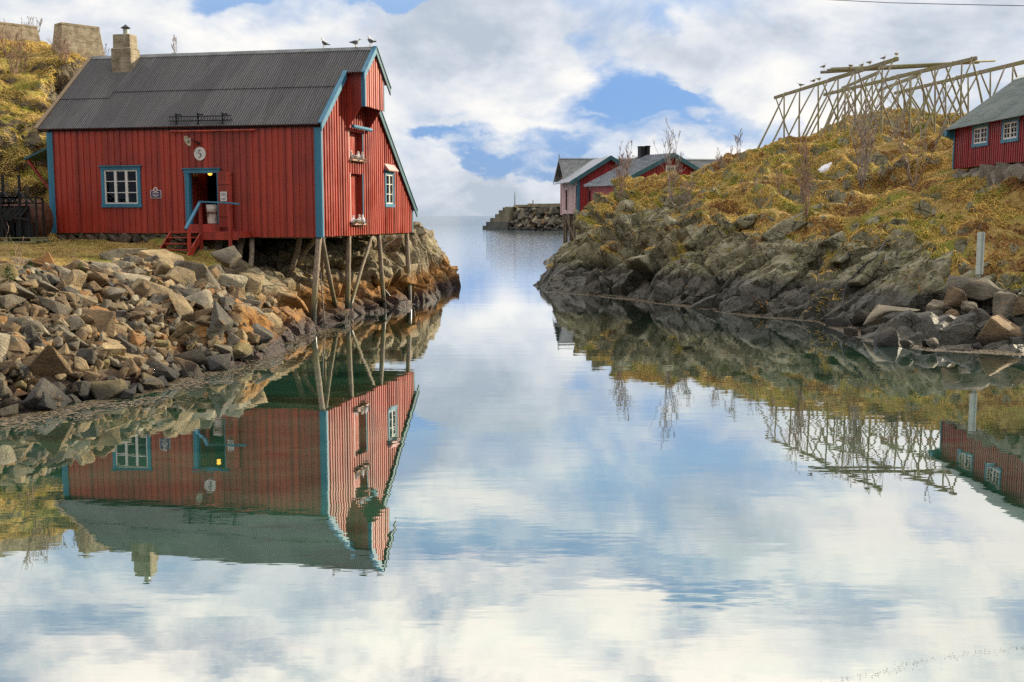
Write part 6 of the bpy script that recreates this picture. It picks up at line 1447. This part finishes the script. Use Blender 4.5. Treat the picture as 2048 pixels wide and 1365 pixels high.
window(ct, (LC+.04,-.65,5.0), (0,1,0), (1,0,0), 1.1, 1.6, 2, 2, 'white_paint', cw=.12)
mb = MB(); y = lf*(HW3-.3); mb.tube([(.2, lf*HW3, EZ3), (.2, y+lf*.02, EZ3-.4), (.2, y+lf*.02, 1.0)], .06, 6); mb.build('downpipe', M['black_metal'], ct)
for px0, px1, py, nm in ((1277.5,1288,293,'wide'),(1291.5,1298.5,292,'narrow')):
    zt_ = at(1285, py, 104.5)[2]-2; xw = (px1-px0)/F*104.5/2; w = at((px0+px1)/2, 310, 104.5); r = w[:2]-B3; lx = float(np.dot(r, rd)); ly = float(np.dot(r, np.array([-rd[1], rd[0]])))
    mb = MB(); mb.box(lx-xw, lx+xw, ly-xw, ly+xw, RZ3-1.6, zt_-.1); mb.box(lx-xw-.04, lx+xw+.04, ly-xw-.04, ly+xw+.04, zt_-.098, zt_); mb.build('chimney', M['black_metal'], rc)

# ------------------------------------------------------------------ breakwater
bw0 = onz(965, 459.5); bw1 = onz(1200, 462.6); dd = (bw1-bw0)[:2]; ln = np.linalg.norm(dd); dd /= ln; yb = math.atan2(dd[1], dd[0])
BW = thing('breakwater', 'grey harbour breakwater with stepped concrete end far out on the sea', 'breakwater', (bw0[0], bw0[1], 0), yb)
plain('weathered_concrete', (.25,.215,.145), .85, .3, 0, .35, .35, .5, .08); plain('wet_concrete', (.10,.10,.085), .6, .4, 0, .35, .35, .5, .08)
pm = F/bw0[1]; sx = [0, 1.05, 2.3, 3.9, 5.0, 6.2, 7.2]; tops = [1.15, 2.3, 3.45, 4.6, 5.75, 6.55]
for k in range(6):
    mb = MB(); zlo = -1.5 if k == 0 else tops[k-1]+.002; mb.box(sx[k]/6.2*49/pm, 72/pm, 0+k*.25, 12-k*.2, zlo, tops[k]); mb.build('step', M['wet_concrete'] if k < 2 else M['weathered_concrete'], BW, bevel=.06)
mb = MB(); mb.box(50/pm, ln, 2.2, 9, 6.56, 6.75); mb.box(70/pm, ln, 3.0, 11, -1, 6.55); mb.build('deck', M['weathered_concrete'], BW)
mb = MB(); mb.box(52/pm, 92/pm, 6, 6.6, 6.752, 7.35); mb.build('parapet', M['weathered_concrete'], BW)
mb = MB(); mb.box(94/pm, ln, 6, 6.7, 6.752, 7.6); mb.build('parapet', M['weathered_concrete'], BW)
mb = MB(); mb.box(91/pm, 95/pm, 5.4, 6.9, 6.753, 7.7); mb.build('stair_block', M['concrete'], BW)
mx_ = 65/pm; ms = thing('light_mast', 'thin light mast on the end of the breakwater', 'mast', np.append((bw0[:2]+dd*mx_+np.array([-dd[1],dd[0]])*4), 6.75), yb)
mb = MB(); mb.tube([(0,0,0),(0,0,2.2),(0,0,4.4)], [.16,.11,.06], 8); mb.build('pole', M['black_metal'], ms)
mb = MB(); mb.box(-.22,.22,-.22,.22,3.0,3.35); mb.box(-.4,.4,-.05,.05,2.5,2.6); mb.build('lantern', M['galvanised'], ms)
mb = MB(); mb.box(-.3,.3,-.3,.3,-.05,.4); mb.build('base', M['concrete'], ms)
mx_ = 100/pm; m2 = thing('bollard', 'small dark bollard on the parapet of the breakwater', 'bollard', np.append((bw0[:2]+dd*mx_+np.array([-dd[1],dd[0]])*6.3), 7.6), yb); mb = MB(); mb.tube([(0,0,-.1),(0,0,.7)], .14, 8); mb.build('shaft', M['black_metal'], m2); mb = MB(); mb.tube([(0,0,.7),(0,0,.95)], [.22,.18], 8); mb.build('head', M['black_metal'], m2)
rg = random.Random(77); items = []
for row in range(6):
    x = 70/pm + rg.uniform(-.4,.5)+row*.15; zc = .15+row*1.12
    while x < ln-4:
        s = rg.uniform(1.35, 2.3); p = np.append(bw0[:2]+dd*(x+s*.45)+np.array([-dd[1],dd[0]])*(1.1+row*.32+rg.uniform(-.25,.25)), zc+rg.uniform(-.18,.18))
        px, py = pix(p)
        if px < 1129:
            col = rg.choices(['grey','dark grey','pale grey','brown'], [4,2,1.5,1.2])[0] if row > 0 else 'dark grey'; sh = rg.choice(('blocky','blocky','rounded','pointed'))
            ob = add_rock('armour_stone', p, s*1.12, sh, col, (rg.gauss(0,.2), rg.gauss(0,.3), yb+rg.uniform(0,6.28)), rg); items.append((ob, s, col, row, px))
        x += s*.82
rows = ['at the waterline', 'in the second row up', 'in the third row up', 'in the fourth row up', 'in the fifth row up', 'in the top row']
for r_ in range(6):
    L = sorted([i for i in items if i[3] == r_], key=lambda i: i[4]); n = len(L)
    ordn = ['leftmost','second','third','fourth','fifth','sixth','seventh','eighth','ninth','tenth','eleventh','twelfth','thirteenth','fourteenth','fifteenth']
    for k, it in enumerate(L):
        lab = f'{ordn[min(k,14)]} ' + ('' if k == 0 else 'from the left, ') + f'{it[2]} armour stone of the breakwater {rows[r_]}'
        if k == n-1: lab = f'rightmost {it[2]} armour stone of the breakwater {rows[r_]}'
        tag(it[0], lab, 'stone', 'armour stones of the breakwater')

# ------------------------------------------------------------------ drifting weed along both shores
def weed(name, line, n, width, side, seed, label, smin=.02, smax=.075):
    rg = np.random.default_rng(seed); P = np.array([onz(*q)[:2] for q in line]); L = np.linalg.norm(np.diff(P, axis=0), axis=1); cum = np.concatenate([[0], np.cumsum(L)])
    t = rg.random(n)*cum[-1]; i = np.clip(np.searchsorted(cum, t)-1, 0, len(L)-1); f = ((t-cum[i])/L[i])[:,None]; B = P[i]*(1-f)+P[i+1]*f; d = (P[i+1]-P[i])/L[i][:,None]; nn = np.stack([d[:,1], -d[:,0]], 1)*side
    off = (np.abs(rg.normal(0, .5, n)) - .1)*width; cl_ = fbm(np.concatenate([B*.9, off[:,None]*2], 1), 3, seed); keep = cl_ > .42+off*.05; B = B[keep]+nn[keep]*off[keep][:,None]+d[keep]*rg.normal(0,.15,(keep.sum(),1)); n = len(B)
    a = rg.random(n)*6.28; s = smin+(smax-smin)*rg.random(n)**2; u = np.stack([np.cos(a), np.sin(a)], 1)*s[:,None]*1.8; v = np.stack([-np.sin(a), np.cos(a)], 1)*s[:,None]*.5; z = .004+.008*rg.random((n,1))
    q = lambda w: np.concatenate([w, z], 1); V = np.stack([q(B-u), q(B+v*.9), q(B+u), q(B-v)], 1).reshape(-1,3); V[::4,2] += .01*rg.random(n)
    Fq = np.arange(n)[:,None]*4+np.array([[0,3,2,1]]); o = mesh_np(name, V, Fq, M['weed'], smooth=False); tag(o, label, 'seaweed', kind='stuff')
t = NT('weed'); n_ = t.noise(t.pos(), 9, 3, .6); t.bsdf(t.mix(t.mr(n_, .35, .65), (.045,.035,.018), (.22,.17,.10)), .45, .5); M['weed'] = t.m
weed('seaweed', [(-60,844),(60,830),(150,814),(250,788),(330,768),(420,742),(480,714),(560,684),(640,658)], 9000, 1.7, 1, 3, 'brown weed and scum drifting along the rubble bank')
weed('seaweed', [(1095,585),(1180,592),(1300,606),(1400,618),(1500,634),(1640,645),(1740,684),(1860,702),(2048,712),(2300,725)], 24000, 1.5, -1, 4, 'pale weed and scum drifting along the right shore')
weed('seaweed', [(1650,1362),(1760,1345),(1850,1318),(1960,1302),(2100,1290)], 230, .10, 1, 5, 'thin broken line of drifting weed near the lower right corner', .003, .009)
